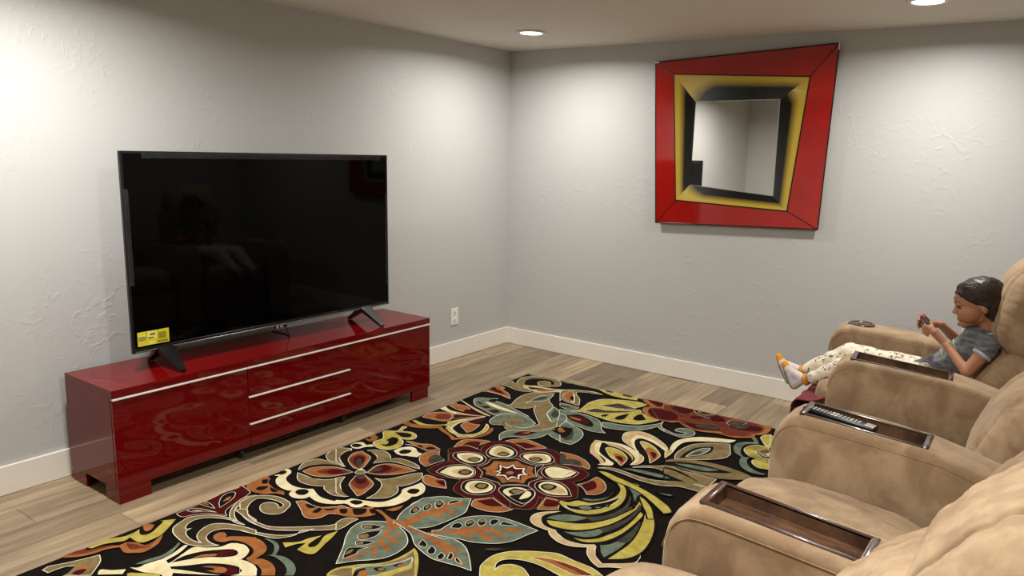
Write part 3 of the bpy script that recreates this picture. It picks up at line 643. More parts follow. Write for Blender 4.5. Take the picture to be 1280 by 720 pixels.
fl O W 1620 -1584 1648 -1577 1709 -1572 1782 -1597 1832 -1638 1846 -1672 1802 -1667 1750 -1681 1720 -1697 1698 -1635 | 0 5 8
fl D - 1695 -1637 1722 -1616 1768 -1621 1803 -1660 1761 -1673 1718 -1686 | 3
fl D - 1627 -1593 1657 -1598 1689 -1628 1721 -1690 1707 -1708 | 0 3 4
fl O W 1893 -1841 1916 -1795 1921 -1719 1964 -1734 2005 -1773 2028 -1823 2018 -1874 1984 -1900 1938 -1858 | 0 2 7
fl R - 1912 -1833 1928 -1768 1961 -1783 1982 -1824 1971 -1866 1962 -1873 | 0 5
fl O W 1119 -2055 1101 -2007 1109 -1973 1143 -1940 1170 -1974 1239 -2009 1227 -2058 1220 -2115 1167 -2097 | 3 5 7
fl D - 1173 -2053 1151 -2003 1174 -1978 1234 -2007 1215 -2080 | 3 4
fl O W 1309 -2224 1286 -2182 1329 -2173 1355 -2177 1393 -2171 1456 -2226 1400 -2246 1353 -2248 | 2 5
fl R - 1360 -2197 1393 -2171 1440 -2215 1400 -2212 | 0 1 2
fl O W 1652 -2283 1632 -2252 1629 -2229 1675 -2172 1786 -2206 1813 -2201 1794 -2245 1744 -2278 1694 -2286 | 0 3 5
fl R - 1640 -2236 1681 -2179 1761 -2205 1714 -2241 | 0 1 2
fl O W 1892 -2142 1863 -2046 1856 -2030 1919 -2025 1963 -2088 1935 -2114 | 0 2 4
fl R - 1866 -2044 1916 -2027 1945 -2066 1898 -2100 | 0 1
fl K W 1414 -1972 1424 -1912 1411 -1850 1503 -1779 1579 -1793 1645 -1782 1676 -1859 1726 -1892 1710 -1952 1729 -1984 1676 -2007 1625 -2057 1592 -2042 1498 -2049 1473 -2002 | 0 3 5 7 9 11 13
fl O - 1438 -1966 1451 -1931 1431 -1868 1497 -1833 1518 -1798 1565 -1817 1624 -1810 1657 -1861 1705 -1885 1681 -1927 1696 -1980 1643 -1997 1617 -2035 1562 -2006 1496 -2009 1474 -1977 | 0 2 4 6 8 10 12 14
fl K - 1483 -1969 1508 -1937 1470 -1884 1518 -1879 1525 -1835 1564 -1857 1598 -1824 1627 -1877 1671 -1893 1641 -1922 1667 -1962 1626 -1969 1623 -2007 1577 -1983 1540 -2005 1529 -1959 | 0 2 4 6 8 10 12 14
fl W - 1493 -1964 1520 -1938 1481 -1888 1524 -1887 1529 -1842 1567 -1867 1599 -1840 1624 -1882 1657 -1895 1632 -1923 1656 -1958 1618 -1961 1618 -1997 1575 -1973 1543 -1995 1534 -1955 | 0 2 4 6 8 10 12 14
fl R - 1524 -1950 1528 -1935 1498 -1895 1535 -1898 1538 -1857 1568 -1879 1598 -1856 1617 -1888 1639 -1899 1619 -1920 1641 -1952 1608 -1953 1608 -1985 1575 -1960 1547 -1981 1541 -1952 | 0 2 4 6 8 10 12 14
fl T - 1561 -1940 1565 -1912 1588 -1914 1593 -1934 1578 -1948 | 
fl K W 1345 -1825 1315 -1777 1310 -1709 1353 -1683 1421 -1696 1471 -1742 1469 -1791 1435 -1825 1390 -1845 | 
fl C - 1357 -1816 1322 -1758 1325 -1712 1353 -1704 1417 -1713 1452 -1742 1455 -1788 1417 -1817 | 
fl S - 1365 -1796 1339 -1730 1375 -1717 1431 -1744 1435 -1784 1407 -1812 | 
fl K - 1390 -1798 1393 -1753 1440 -1759 1435 -1797 | 
fl T - 1395 -1794 1400 -1762 1433 -1764 1427 -1792 | 
fl K W 1234 -1945 1217 -1904 1265 -1860 1335 -1847 1387 -1875 1408 -1925 1384 -1969 1324 -1977 1272 -1964 | 
fl C - 1231 -1913 1273 -1869 1338 -1858 1375 -1884 1384 -1924 1357 -1957 1306 -1957 1264 -1943 | 0
fl S - 1260 -1919 1283 -1887 1339 -1878 1370 -1901 1347 -1946 1313 -1946 | 0
fl K - 1318 -1935 1324 -1894 1367 -1891 1367 -1937 | 
fl T - 1324 -1930 1331 -1902 1363 -1900 1360 -1929 | 
fl K W 1500 -1754 1490 -1706 1522 -1660 1574 -1634 1640 -1666 1668 -1712 1646 -1755 1580 -1780 | 
fl C - 1512 -1744 1504 -1709 1542 -1672 1587 -1652 1630 -1674 1651 -1718 1623 -1752 1567 -1763 | 
fl S - 1541 -1743 1542 -1701 1583 -1669 1623 -1693 1621 -1735 1574 -1758 | 
fl K - 1549 -1750 1564 -1708 1607 -1712 1602 -1752 | 
fl T - 1556 -1745 1570 -1717 1598 -1719 1595 -1744 | 
fl K W 1299 -2129 1289 -2074 1311 -2019 1358 -1989 1415 -1997 1450 -2025 1466 -2068 1444 -2109 1389 -2133 | 0
fl C - 1317 -2121 1309 -2059 1334 -2018 1377 -1998 1428 -2012 1457 -2057 1447 -2094 1399 -2119 | 0
fl S - 1350 -2084 1359 -2040 1388 -2011 1424 -2027 1444 -2061 1415 -2089 | 0
fl K - 1382 -2071 1385 -2026 1433 -2027 1432 -2072 | 
fl T - 1390 -2063 1395 -2034 1423 -2034 1422 -2063 | 
fl K W 1690 -1836 1670 -1781 1695 -1743 1745 -1718 1833 -1732 1835 -1791 1800 -1848 1749 -1869 | 4
fl C - 1691 -1809 1687 -1768 1721 -1742 1772 -1735 1820 -1735 1820 -1791 1793 -1839 1748 -1852 | 4
fl S - 1742 -1758 1783 -1751 1811 -1748 1799 -1789 1789 -1833 | 0 4
fl K - 1717 -1821 1716 -1772 1761 -1775 1768 -1824 | 
fl T - 1724 -1816 1724 -1784 1753 -1781 1758 -1817 | 
fl K W 1750 -1968 1736 -1926 1767 -1885 1822 -1872 1884 -1899 1941 -1955 1909 -1984 1856 -2009 1796 -2000 | 5
fl C - 1769 -1965 1758 -1921 1781 -1892 1832 -1888 1883 -1912 1921 -1954 1884 -1982 1831 -1995 | 5
fl S - 1831 -1906 1873 -1919 1908 -1948 1880 -1969 1827 -1976 | 0 2
fl K - 1773 -1956 1779 -1917 1832 -1911 1838 -1957 1812 -1976 | 
fl T - 1781 -1950 1789 -1924 1821 -1919 1825 -1953 1808 -1963 | 
fl K W 1498 -2177 1472 -2122 1495 -2082 1548 -2058 1609 -2075 1637 -2121 1632 -2168 1589 -2201 1544 -2203 | 
fl C - 1515 -2170 1491 -2120 1510 -2087 1554 -2071 1607 -2088 1625 -2130 1603 -2171 1566 -2192 | 
fl S - 1524 -2151 1516 -2106 1563 -2088 1602 -2109 1597 -2151 1566 -2175 | 
fl K - 1536 -2131 1535 -2092 1581 -2085 1595 -2125 1570 -2144 | 
fl T - 1543 -2125 1546 -2098 1576 -2094 1583 -2123 1566 -2133 | 
fl K W 1650 -2100 1640 -2057 1676 -2019 1731 -1993 1794 -2023 1822 -2087 1826 -2161 1771 -2157 1699 -2128 | 6
fl C - 1671 -2095 1670 -2062 1705 -2024 1765 -2024 1794 -2056 1804 -2101 1812 -2142 1765 -2131 1702 -2115 | 6
fl S - 1687 -2083 1698 -2053 1744 -2029 1776 -2058 1791 -2121 1735 -2112 | 4
fl K - 1694 -2083 1695 -2043 1749 -2036 1764 -2062 1752 -2090 1721 -2095 | 
fl T - 1699 -2073 1705 -2049 1744 -2045 1753 -2066 1738 -2085 | 
fl K W 1725 -2119 1743 -2073 1748 -2014 1772 -2007 1803 -2039 1819 -2090 1812 -2136 | 2
fl C - 1775 -2113 1752 -2033 1771 -2030 1793 -2051 1797 -2080 | 1 4
fl K W 1637 -1813 1635 -1789 1649 -1759 1679 -1856 1733 -1881 1702 -1887 | 4
fl C - 1706 -1823 1687 -1775 1730 -1741 1794 -1730 1792 -1830 1751 -1850 | 2 3 4
le B W 1566 -2910 1493 -2819 1444 -2766 1406 -2709 1397 -2653 1425 -2623 1473 -2591 1503 -2582 1584 -2601 1641 -2635 1671 -2670 1684 -2724 1676 -2776 1646 -2817 1602 -2861 | 0 6
le O - 1561 -2877 1577 -2819 1577 -2756 1559 -2697 1510 -2621 1445 -2571 1361 -2548 1387 -2538 1470 -2561 1504 -2554 1503 -2582 1530 -2607 1588 -2624 1614 -2630 1593 -2638 1532 -2623 1558 -2655 1615 -2663 1637 -2679 1611 -2691 1570 -2680 1582 -2704 1630 -2717 1658 -2736 1639 -2742 1591 -2730 1597 -2757 1628 -2773 1640 -2795 1621 -2794 1589 -2771 1594 -2822 1585 -2862 | 0 6 9 13
le K W 1426 -2676 1421 -2660 1446 -2641 1497 -2623 1485 -2658 1452 -2683 | 3
le T - 1431 -2674 1429 -2663 1453 -2647 1469 -2661 1451 -2677 | 
le K W 1473 -2735 1466 -2716 1482 -2682 1512 -2648 1528 -2686 1522 -2716 1504 -2744 | 3
le T - 1476 -2733 1475 -2719 1487 -2700 1508 -2709 1503 -2735 | 
le K W 1504 -2770 1500 -2758 1524 -2740 1558 -2722 1552 -2751 1526 -2780 | 3
le T - 1508 -2769 1521 -2750 1535 -2762 1521 -2776 | 
le K W 1559 -2875 1521 -2830 1519 -2804 1569 -2766 1558 -2803 1569 -2821 | 0 3
le T - 1543 -2852 1529 -2824 1537 -2806 1549 -2832 | 0
le B W 1477 -2480 1445 -2424 1449 -2371 1473 -2321 1518 -2281 1577 -2284 1660 -2380 1650 -2453 1566 -2517 | 0 4 5 6
le B W 1443 -2355 1467 -2326 1498 -2293 1551 -2272 1610 -2236 1640 -2287 1671 -2343 1669 -2411 1647 -2510 1607 -2557 1574 -2582 1514 -2573 1465 -2498 1448 -2412 | 0 4
le O - 1507 -2641 1514 -2573 1528 -2489 1541 -2402 1564 -2319 1598 -2273 1615 -2286 1613 -2323 1580 -2363 1636 -2369 1646 -2386 1604 -2394 1581 -2411 1625 -2416 1632 -2434 1585 -2446 1567 -2479 1576 -2527 1570 -2550 1552 -2590 | 0 5 8 12 17
le K W 1522 -2366 1511 -2339 1523 -2325 1548 -2337 1560 -2368 1557 -2390 | 
le T - 1527 -2363 1520 -2337 1546 -2343 1548 -2367 | 
le K W 1567 -2333 1556 -2310 1565 -2288 1589 -2269 1582 -2306 | 0 3
le K W 1497 -2484 1474 -2452 1472 -2425 1503 -2430 1514 -2451 1511 -2478 | 
le T - 1488 -2461 1477 -2435 1503 -2440 1508 -2466 | 
le K W 1512 -2424 1495 -2397 1502 -2377 1522 -2382 1535 -2411 1532 -2433 | 
le T - 1512 -2414 1501 -2392 1513 -2383 1527 -2413 | 
le K W 1529 -2371 1511 -2344 1516 -2328 1545 -2334 1560 -2363 1559 -2383 | 
le T - 1527 -2363 1518 -2341 1539 -2338 1545 -2359 | 
le B W 1670 -2533 1690 -2509 1688 -2461 1691 -2403 1716 -2355 1758 -2316 1811 -2290 1870 -2282 1938 -2282 2003 -2285 1988 -2341 1974 -2402 1943 -2450 1899 -2482 1850 -2507 1797 -2518 1744 -2537 1692 -2556 | 0 9 17
le O - 1548 -2548 1649 -2570 1677 -2540 1720 -2486 1766 -2433 1804 -2392 1857 -2378 1927 -2392 1934 -2406 1912 -2411 1852 -2404 1827 -2419 1892 -2430 1907 -2449 1881 -2460 1814 -2446 1797 -2468 1834 -2474 1835 -2490 1776 -2496 1725 -2517 1687 -2550 1646 -2576 | 0 10 15
le O - 1880 -2357 1907 -2328 1962 -2313 1940 -2347 1903 -2362 | 0 2
le K W 1713 -2473 1702 -2446 1710 -2424 1736 -2429 1743 -2455 | 0
le K W 1741 -2421 1727 -2390 1737 -2374 1760 -2380 1768 -2409 1761 -2428 | 
le T - 1743 -2415 1733 -2391 1742 -2379 1757 -2386 1753 -2403 | 
le K W 1772 -2380 1760 -2357 1769 -2340 1790 -2347 1803 -2374 1794 -2390 | 
le T - 1772 -2371 1765 -2352 1778 -2345 1791 -2354 | 
le K W 1811 -2350 1800 -2326 1812 -2313 1830 -2313 1835 -2341 1828 -2360 | 
le K W 1851 -2338 1848 -2311 1871 -2305 1913 -2301 1884 -2322 | 0 3
le B W 1651 -2619 1613 -2597 1542 -2580 1492 -2572 1520 -2560 1612 -2562 1696 -2560 1743 -2550 1791 -2531 1856 -2548 1919 -2595 1984 -2658 1929 -2662 1862 -2675 1805 -2680 1705 -2653 | 0 3 6 11
le O - 1476 -2566 1520 -2551 1596 -2566 1665 -2567 1717 -2562 1784 -2569 1862 -2575 1867 -2595 1814 -2596 1879 -2617 1936 -2642 1930 -2654 1858 -2633 1797 -2616 1734 -2598 1664 -2584 1579 -2578 | 0 6 8 10
le K W 1703 -2638 1689 -2603 1729 -2619 1738 -2640 1723 -2648 | 0 1
le T - 1713 -2639 1729 -2635 1728 -2644 | 
le K W 1763 -2653 1750 -2615 1781 -2628 1796 -2652 1785 -2664 | 1
le K W 1820 -2661 1812 -2629 1838 -2640 1847 -2664 1837 -2671 | 1
le K W 1856 -2642 1839 -2608 1864 -2621 1875 -2647 1865 -2650 | 
le K W 1878 -2626 1890 -2624 1931 -2646 1899 -2644 | 0 2
le D - 1924 -2521 1949 -2488 1987 -2472 1962 -2504 | 0 2
le Y - 1589 -2929 1633 -2867 1685 -2818 1710 -2769 1715 -2708 1711 -2668 1751 -2689 1813 -2748 1857 -2800 1635 -2965 | 0 5 8 9
le T - 1598 -2936 1639 -2872 1692 -2824 1717 -2775 1729 -2721 1724 -2686 1760 -2714 1851 -2805 1643 -2972 | 0 5 7 8
le B W 1658 -2934 1643 -2903 1660 -2862 1714 -2811 1745 -2755 1752 -2719 1777 -2746 1780 -2787 1755 -2848 1728 -2889 | 5
le K - 1681 -2931 1658 -2899 1672 -2868 1696 -2892 | 3
le O - 1674 -2901 1675 -2883 1690 -2875 1716 -2898 1698 -2918 | 
le K - 1694 -2851 1710 -2832 1734 -2829 1739 -2846 1715 -2857 | 0
le O - 1708 -2844 1722 -2830 1736 -2837 1725 -2849 | 
le K - 1737 -2801 1743 -2778 1758 -2767 1765 -2791 | 0
le O - 1747 -2790 1756 -2769 1770 -2765 1765 -2791 | 
le Y - 1734 -2874 1758 -2818 1786 -2750 1802 -2771 1786 -2818 1782 -2856 1745 -2884 | 0 2 5
le Y - 1595 -2974 1588 -2944 1600 -2910 1620 -2884 1644 -2888 1679 -2933 1609 -2984 | 0 3 5 6
le T - 1604 -2971 1598 -2944 1609 -2918 1634 -2895 1679 -2933 | 0 3 4
le Y W 2001 -2630 1983 -2585 1982 -2529 2009 -2478 2060 -2435 2117 -2401 2167 -2379 2243 -2384 2321 -2386 2385 -2410 2282 -2500 2178 -2484 2116 -2486 2063 -2503 2028 -2533 2025 -2569 2049 -2606 2045 -2569 2075 -2539 2120 -2535 2164 -2559 2185 -2599 2071 -2683 | 5 9 10 16 20
le O W 2095 -2460 2131 -2437 2180 -2420 2254 -2413 2351 -2421 2302 -2457 2245 -2457 2182 -2452 | 0 4
le N - 2180 -2431 2227 -2419 2279 -2416 2346 -2425 2320 -2443 2270 -2437 | 0 3
fe S W 1982 -2098 1926 -2151 1910 -2191 1925 -2232 1962 -2255 2015 -2260 2035 -2258 2063 -2285 2122 -2309 2179 -2302 2229 -2273 2254 -2315 2298 -2350 2336 -2367 2364 -2345 2429 -2298 2426 -2218 2413 -2196 2421 -2263 2352 -2326 2331 -2338 2286 -2306 2257 -2264 2245 -2241 2205 -2267 2142 -2277 2077 -2257 2058 -2241 2008 -2239 1968 -2214 1951 -2179 1960 -2135 | 0 6 10 13 16 17 20 22 27
fe K - 1968 -2214 1947 -2173 1969 -2122 2043 -2032 2225 -1854 2423 -2212 2422 -2266 2336 -2337 2286 -2306 2244 -2242 2198 -2268 2132 -2276 2073 -2251 2056 -2238 2008 -2239 | 4 5 7 13
fe B - 1970 -2189 1970 -2156 2005 -2110 2059 -2084 2112 -2072 2086 -2125 2043 -2164 1999 -2177 | 0 4
fe D - 2089 -2076 2136 -2040 2179 -1969 2201 -1873 2217 -1901 2198 -1974 2175 -2034 2132 -2090 | 0 3 7
fe Y W 1975 -2194 2025 -2170 2096 -2140 2148 -2087 2187 -2011 2213 -1894 2190 -1766 2225 -1814 2231 -1910 2223 -2008 2204 -2082 2164 -2153 2117 -2197 2056 -2220 2008 -2220 | 0 5 6
fe B - 2069 -2233 2117 -2210 2168 -2159 2189 -2125 2219 -2134 2215 -2180 2181 -2218 2133 -2233 | 0 4
fe D - 2190 -2128 2217 -2063 2236 -1965 2217 -1840 2249 -1897 2250 -2019 2237 -2102 2220 -2142 | 0 3 7
fe Y W 2116 -2245 2176 -2235 2218 -2199 2241 -2143 2259 -2077 2261 -1993 2249 -1897 2279 -1922 2288 -2028 2284 -2119 2266 -2184 2236 -2227 2189 -2254 | 0 6
fe B - 2254 -2230 2280 -2207 2294 -2163 2323 -2158 2332 -2134 2335 -2214 2320 -2304 2289 -2280 | 0 2 4 6
fe D - 2294 -2163 2302 -2080 2293 -1978 2325 -2027 2338 -2130 2324 -2161 | 0 2 5
fe Y W 2330 -2308 2337 -2237 2342 -2152 2327 -2061 2295 -1958 2235 -1816 2291 -1865 2354 -1960 2395 -2062 2414 -2155 2409 -2215 2384 -2264 | 0 4 5
fe B - 1986 -1953 2000 -1932 2038 -1913 2068 -1858 2055 -1791 2073 -1822 2075 -1885 2045 -1939 2010 -1955 | 0 4
fe Y W 1927 -2039 1925 -2014 1959 -2009 1983 -1970 2038 -1955 2078 -1904 2093 -1839 2077 -1774 2035 -1727 1975 -1690 1900 -1662 1881 -1664 1926 -1641 1983 -1672 2049 -1670 2126 -1675 2146 -1711 2073 -1687 2045 -1696 2103 -1755 2143 -1833 2156 -1916 2135 -1997 2098 -2049 2042 -2072 1974 -2064 | 0 10 11 13 15 16
fe K W 1958 -2031 2001 -2024 2045 -1981 2086 -1918 2104 -1873 2117 -1827 2123 -1890 2112 -1960 2077 -2017 2027 -2049 1989 -2053 | 0 5
fe B - 2018 -2022 2029 -1998 2057 -1986 2076 -1997 2065 -2026 2038 -2031 | 
fe B - 2075 -1983 2083 -1964 2106 -1965 2096 -1984 | 
fe B - 2102 -1937 2112 -1924 2120 -1944 2111 -1951 | 
fe B - 2050 -1704 2082 -1703 2154 -1749 2195 -1815 2217 -1901 2168 -1814 2101 -1745 | 0 4
fe D - 2093 -2082 2149 -2020 2175 -1933 2166 -1858 2139 -1794 2162 -1819 2191 -1901 2187 -1983 2165 -2046 2128 -2083 | 0 4
fe B W 2050 -1704 2085 -1700 2130 -1723 2178 -1753 2174 -1778 2194 -1837 2203 -1861 2164 -1807 2132 -1766 2092 -1729 | 0 6
fe Y W 1890 -1663 1929 -1646 1997 -1661 2071 -1676 2148 -1698 2226 -1727 2323 -1780 2361 -1822 2338 -1859 2270 -1810 2178 -1753 2110 -1727 2048 -1717 1997 -1709 | 0 6 8
fe Y W 2170 -1770 2216 -1789 2279 -1844 2330 -1923 2306 -1940 2270 -1890 2227 -1842 | 0 3 4 5
fe B - 2214 -1687 2248 -1684 2294 -1670 2287 -1692 2248 -1700 | 0 2
fe T W 1872 -1633 1903 -1602 1963 -1588 2065 -1597 2154 -1589 2261 -1531 2383 -1508 2412 -1575 2283 -1578 2206 -1620 2112 -1633 2020 -1619 1929 -1614 | 0 5 6 7
fe B W 1955 -1575 1996 -1544 2053 -1525 2142 -1513 2217 -1517 2169 -1548 2091 -1559 2008 -1566 | 0 4
fe T W 2001 -1527 2031 -1484 2079 -1447 2134 -1405 2205 -1415 2381 -1403 2383 -1508 2252 -1514 2175 -1488 2107 -1465 2052 -1488 | 0 4 5 6
fe T - 2092 -1351 2120 -1309 2188 -1270 2272 -1246 2363 -1242 2459 -1258 2533 -1293 2473 -1339 2396 -1386 2328 -1395 2269 -1404 2181 -1395 2117 -1418 | 0 6 12
fe K - 2099 -1366 2164 -1322 2246 -1293 2336 -1288 2418 -1289 2357 -1336 2283 -1374 2195 -1384 2109 -1404 | 0 4 8
fe B W 2131 -1361 2188 -1331 2254 -1312 2322 -1299 2358 -1297 2308 -1349 2240 -1362 2176 -1366 | 0 4
fe K - 2121 -1428 2194 -1423 2319 -1475 2302 -1570 2163 -1509 | 0 2 3
fe T - 2128 -1442 2174 -1439 2259 -1461 2323 -1483 2313 -1538 2302 -1570 2190 -1562 | 0 3 5 6
fe K - 2154 -1492 2216 -1505 2277 -1519 2234 -1540 2190 -1562 | 0 2
fe B - 2168 -1518 2209 -1517 2183 -1549 | 0 1 2
pe T W 2120 -1309 2098 -1256 2093 -1174 2111 -1085 2155 -1028 2208 -988 2265 -958 2319 -1085 2313 -1146 2270 -1200 2208 -1252 | 0 6 7
pe K - 2132 -1286 2128 -1205 2139 -1124 2174 -1070 2209 -1042 2228 -1098 2221 -1154 2184 -1221 | 0 4
pe B W 2150 -1251 2152 -1172 2171 -1106 2205 -1072 2212 -1111 2197 -1187 2173 -1219 | 0 3
pe D - 2161 -1214 2164 -1177 2189 -1136 2189 -1179 | 0 2
pe C W 2073 -1324 2050 -1279 2063 -1255 2033 -1176 2023 -1093 2044 -1030 2089 -971 2162 -929 2223 -906 2268 -887 2255 -935 2183 -976 2113 -1023 2066 -1075 2057 -1142 2075 -1260 | 0 1 9
pe Y - 2073 -1324 2043 -1256 2059 -1251 2073 -1275 | 0
pe S - 1745 -1502 1699 -1421 1675 -1341 1779 -1329 1858 -1356 1921 -1394 1955 -1436 1973 -1503 1885 -1421 1736 -1347 1734 -1379 1764 -1444 1809 -1508 1866 -1559 1862 -1601 1834 -1557 | 0 2 7 10 12 14
pe C - 1676 -1348 1712 -1343 1789 -1329 1865 -1351 1933 -1398 1967 -1440 1977 -1506 2007 -1477 2007 -1423 1977 -1378 1938 -1352 1842 -1310 1769 -1314 | 0 6 9
pe K - 1730 -1382 1776 -1361 1857 -1372 1928 -1416 1962 -1458 1979 -1505 1956 -1542 1911 -1550 1843 -1522 1782 -1473 | 0 5
pe C - 1852 -1602 1869 -1563 1843 -1522 1754 -1466 1706 -1386 1722 -1351 1759 -1433 1785 -1470 1845 -1508 1903 -1537 1912 -1569 | 0 5 9
pe Y W 1777 -1405 1789 -1381 1855 -1387 1920 -1436 1939 -1475 1951 -1546 1909 -1513 1847 -1478 | 0 5
pe O - 1850 -1448 1858 -1428 1903 -1435 1930 -1455 1952 -1548 1907 -1501 | 4
pe R - 1867 -1463 1896 -1448 1940 -1502 1905 -1489 | 0 2
pe S W 1775 -1232 1751 -1171 1760 -1130 1814 -1089 1901 -1110 1997 -1174 2037 -1218 2044 -1248 2076 -1329 2035 -1248 1943 -1201 1863 -1179 1847 -1207 1870 -1273 1938 -1352 1986 -1385 2004 -1426 2007 -1477 1980 -1508 1986 -1466 1986 -1439 1962 -1390 1920 -1337 1856 -1299 1802 -1265 | 0 6 8 18
pe C - 1840 -1251 1814 -1177 1831 -1140 1914 -1155 2029 -1217 2038 -1246 1940 -1204 1861 -1175 1846 -1215 1872 -1271 1942 -1349 1916 -1340 | 4 10
pe K - 1860 -1250 1843 -1210 1860 -1173 1938 -1190 2035 -1248 2081 -1339 2092 -1398 2070 -1441 2026 -1422 1981 -1375 1908 -1317 | 0 4 5
pe Y W 1880 -1228 1882 -1203 1951 -1225 2022 -1287 2048 -1337 2047 -1433 1988 -1342 | 0 5
pe O - 1944 -1289 1951 -1254 1986 -1272 2041 -1328 2046 -1431 2011 -1366 1970 -1327 | 4
pe R - 1982 -1311 2000 -1297 2027 -1325 2040 -1378 2007 -1340 | 0 3
pe Y W 2040 -1259 2049 -1237 2053 -1205 2074 -1247 2076 -1329 | 0 2 3 4
le Y - 1164 -563 1240 -561 1362 -566 1506 -584 1539 -643 1458 -666 1354 -662 1246 -614 | 0 3 4
le D W 1287 -615 1290 -567 1353 -574 1340 -618 | 2
le D W 1410 -617 1426 -578 1486 -589 1474 -627 | 2
le Y W 1326 -1054 1354 -993 1331 -861 1362 -759 1445 -708 1547 -669 1625 -678 1606 -754 1547 -840 1637 -788 1675 -835 1804 -872 1777 -938 1734 -1004 1662 -1037 1589 -1051 1488 -1040 1396 -1028 | 0 6 9 10 11
le D W 1403 -865 1445 -812 1478 -765 1544 -773 1609 -781 1543 -834 1482 -853 | 0 4
le D W 1389 -1009 1417 -928 1493 -912 1589 -850 1644 -822 1547 -921 1463 -981 | 0 4
le K - 1506 -1016 1512 -983 1532 -967 1535 -1011 | 2
le K - 1592 -1003 1588 -951 1618 -880 1638 -976 1617 -1010 | 2
le K - 1678 -944 1665 -881 1678 -842 1744 -910 1715 -951 | 2 3
sc B W 1568 -1093 1607 -1081 1679 -1067 1748 -1030 1796 -975 1826 -926 1835 -874 1851 -932 1894 -984 1953 -1004 1962 -1022 1893 -1002 1845 -963 1813 -1047 1758 -1107 1679 -1144 1612 -1155 | 0 6 9 10 12
sc B W 1888 -972 1957 -1001 2004 -989 2012 -958 1960 -965 1945 -944 1955 -911 2000 -892 2045 -916 2059 -962 2038 -1006 2003 -1030 1906 -1008 | 0 12
pe T W 1083 -813 1084 -756 1199 -686 1315 -682 1262 -703 1182 -722 1171 -765 1254 -850 1312 -948 1222 -938 1169 -918 1179 -952 | 0 3 8 11
pe O W 1145 -874 1119 -807 1134 -750 1219 -857 1258 -920 1204 -911 | 0 4
pe W - 1167 -790 1183 -799 1262 -917 1238 -915 | 0 2
pe K - 1188 -860 1187 -818 1242 -901 1225 -895 | 
le B W 1198 -978 1257 -971 1335 -979 1318 -1042 1234 -1030 | 0 2 4
le D - 1216 -1004 1262 -997 1296 -1010 1236 -1033 | 0 3
le B W 1261 -1068 1375 -1054 1479 -1064 1553 -1097 1625 -1195 1668 -1227 1597 -1250 1508 -1236 1424 -1216 1303 -1130 | 0 5
le K - 1344 -1135 1392 -1078 1463 -1095 1537 -1145 1558 -1197 1494 -1196 1408 -1175 | 0
le R - 1364 -1137 1416 -1096 1491 -1128 1525 -1172 1471 -1179 1404 -1160 | 0
le O - 1368 -1134 1440 -1132 1457 -1154 1400 -1154 | 0
le B W 1416 -1222 1474 -1246 1545 -1274 1593 -1334 1613 -1412 1611 -1475 1547 -1479 1369 -1224 | 0 5 6 7
le D - 1416 -1291 1470 -1283 1527 -1321 1567 -1402 1559 -1439 1505 -1419 | 0 5
le R - 1424 -1302 1466 -1303 1514 -1348 1541 -1422 1505 -1419 | 0 4
le O - 1432 -1313 1460 -1333 1469 -1367 | 0 2
le B W 1303 -1130 1344 -1135 1383 -1177 1405 -1249 1401 -1303 | 0
le B W 1287 -1652 1240 -1595 1230 -1538 1255 -1494 1364 -1433 1409 -1348 1454 -1346 1540 -1469 1483 -1452 1428 -1423 1428 -1487 1391 -1547 1321 -1562 1285 -1606 | 0 5 6 7 9
le R - 1291 -1554 1293 -1496 1334 -1456 1372 -1443 1361 -1507 1327 -1539 | 0 3
le O - 1313 -1506 1338 -1461 1346 -1487 | 0
le K - 1417 -1375 1432 -1313 1492 -1282 1535 -1396 1491 -1398 | 0 1
le O - 1435 -1344 1424 -1302 1484 -1339 1469 -1367 | 0 1
fl O - 1540 -589 1544 -575 1725 -547 1880 -857 1796 -869 1721 -855 1655 -794 1635 -741 1656 -690 1577 -634 | 0 1 2 3 8
fl R W 1574 -590 1682 -581 1705 -625 1699 -670 1643 -644 | 0 1
fl R W 1680 -774 1672 -711 1734 -682 1817 -685 1867 -740 1883 -819 1801 -856 1733 -836 | 
fl O - 1690 -585 2356 -570 2369 -645 2360 -718 2325 -746 2328 -792 2292 -828 2234 -858 2152 -857 2061 -887 1970 -874 1908 -826 1876 -860 1828 -853 | 0 1 4 11 13
fl N - 1705 -614 1867 -586 2083 -568 2305 -593 2328 -711 2216 -815 2138 -826 2050 -862 1958 -848 1906 -809 1863 -834 1818 -834 | 0 9 11
fl K - 1763 -727 1811 -708 1852 -733 1890 -795 1852 -834 1818 -834 | 0 3 5
fl R W 1665 -707 1749 -699 1819 -702 1871 -755 1884 -799 1855 -841 1797 -859 | 0 1 6
fl R W 1731 -594 1797 -586 1867 -586 1902 -636 1886 -687 1836 -689 1779 -656 | 0
fl R W 1772 -652 1756 -584 1880 -576 1901 -646 1871 -690 1810 -671 | 0 1
fl K W 1888 -589 1927 -568 2038 -566 2035 -635 1977 -653 1929 -634 | 0
fl T - 1916 -606 1929 -572 2022 -579 1990 -633 1949 -628 | 0
fl R - 1933 -592 1985 -571 1989 -605 1961 -618 | 
fl R W 1921 -725 1921 -678 1987 -663 1991 -697 1948 -735 | 
fl R W 2014 -651 2036 -587 2106 -624 2115 -671 2061 -696 | 2
fl D W 2130 -669 2139 -599 2220 -589 2209 -642 2166 -693 | 2
fl N - 2135 -655 2146 -602 2204 -602 2172 -654 | 
fl R W 1933 -815 2004 -786 2081 -742 2138 -776 2140 -817 2079 -856 2010 -868 | 
fl D - 2005 -811 2058 -761 2125 -769 2112 -813 2038 -837 | 
fl R W 2156 -718 2175 -663 2244 -623 2308 -616 2329 -652 2320 -692 2255 -734 2196 -739 | 1
fl D - 2169 -699 2199 -644 2246 -630 2240 -695 2198 -720 | 
fl N - 2167 -845 2188 -796 2252 -778 2310 -758 2284 -807 2218 -845 | 0 3
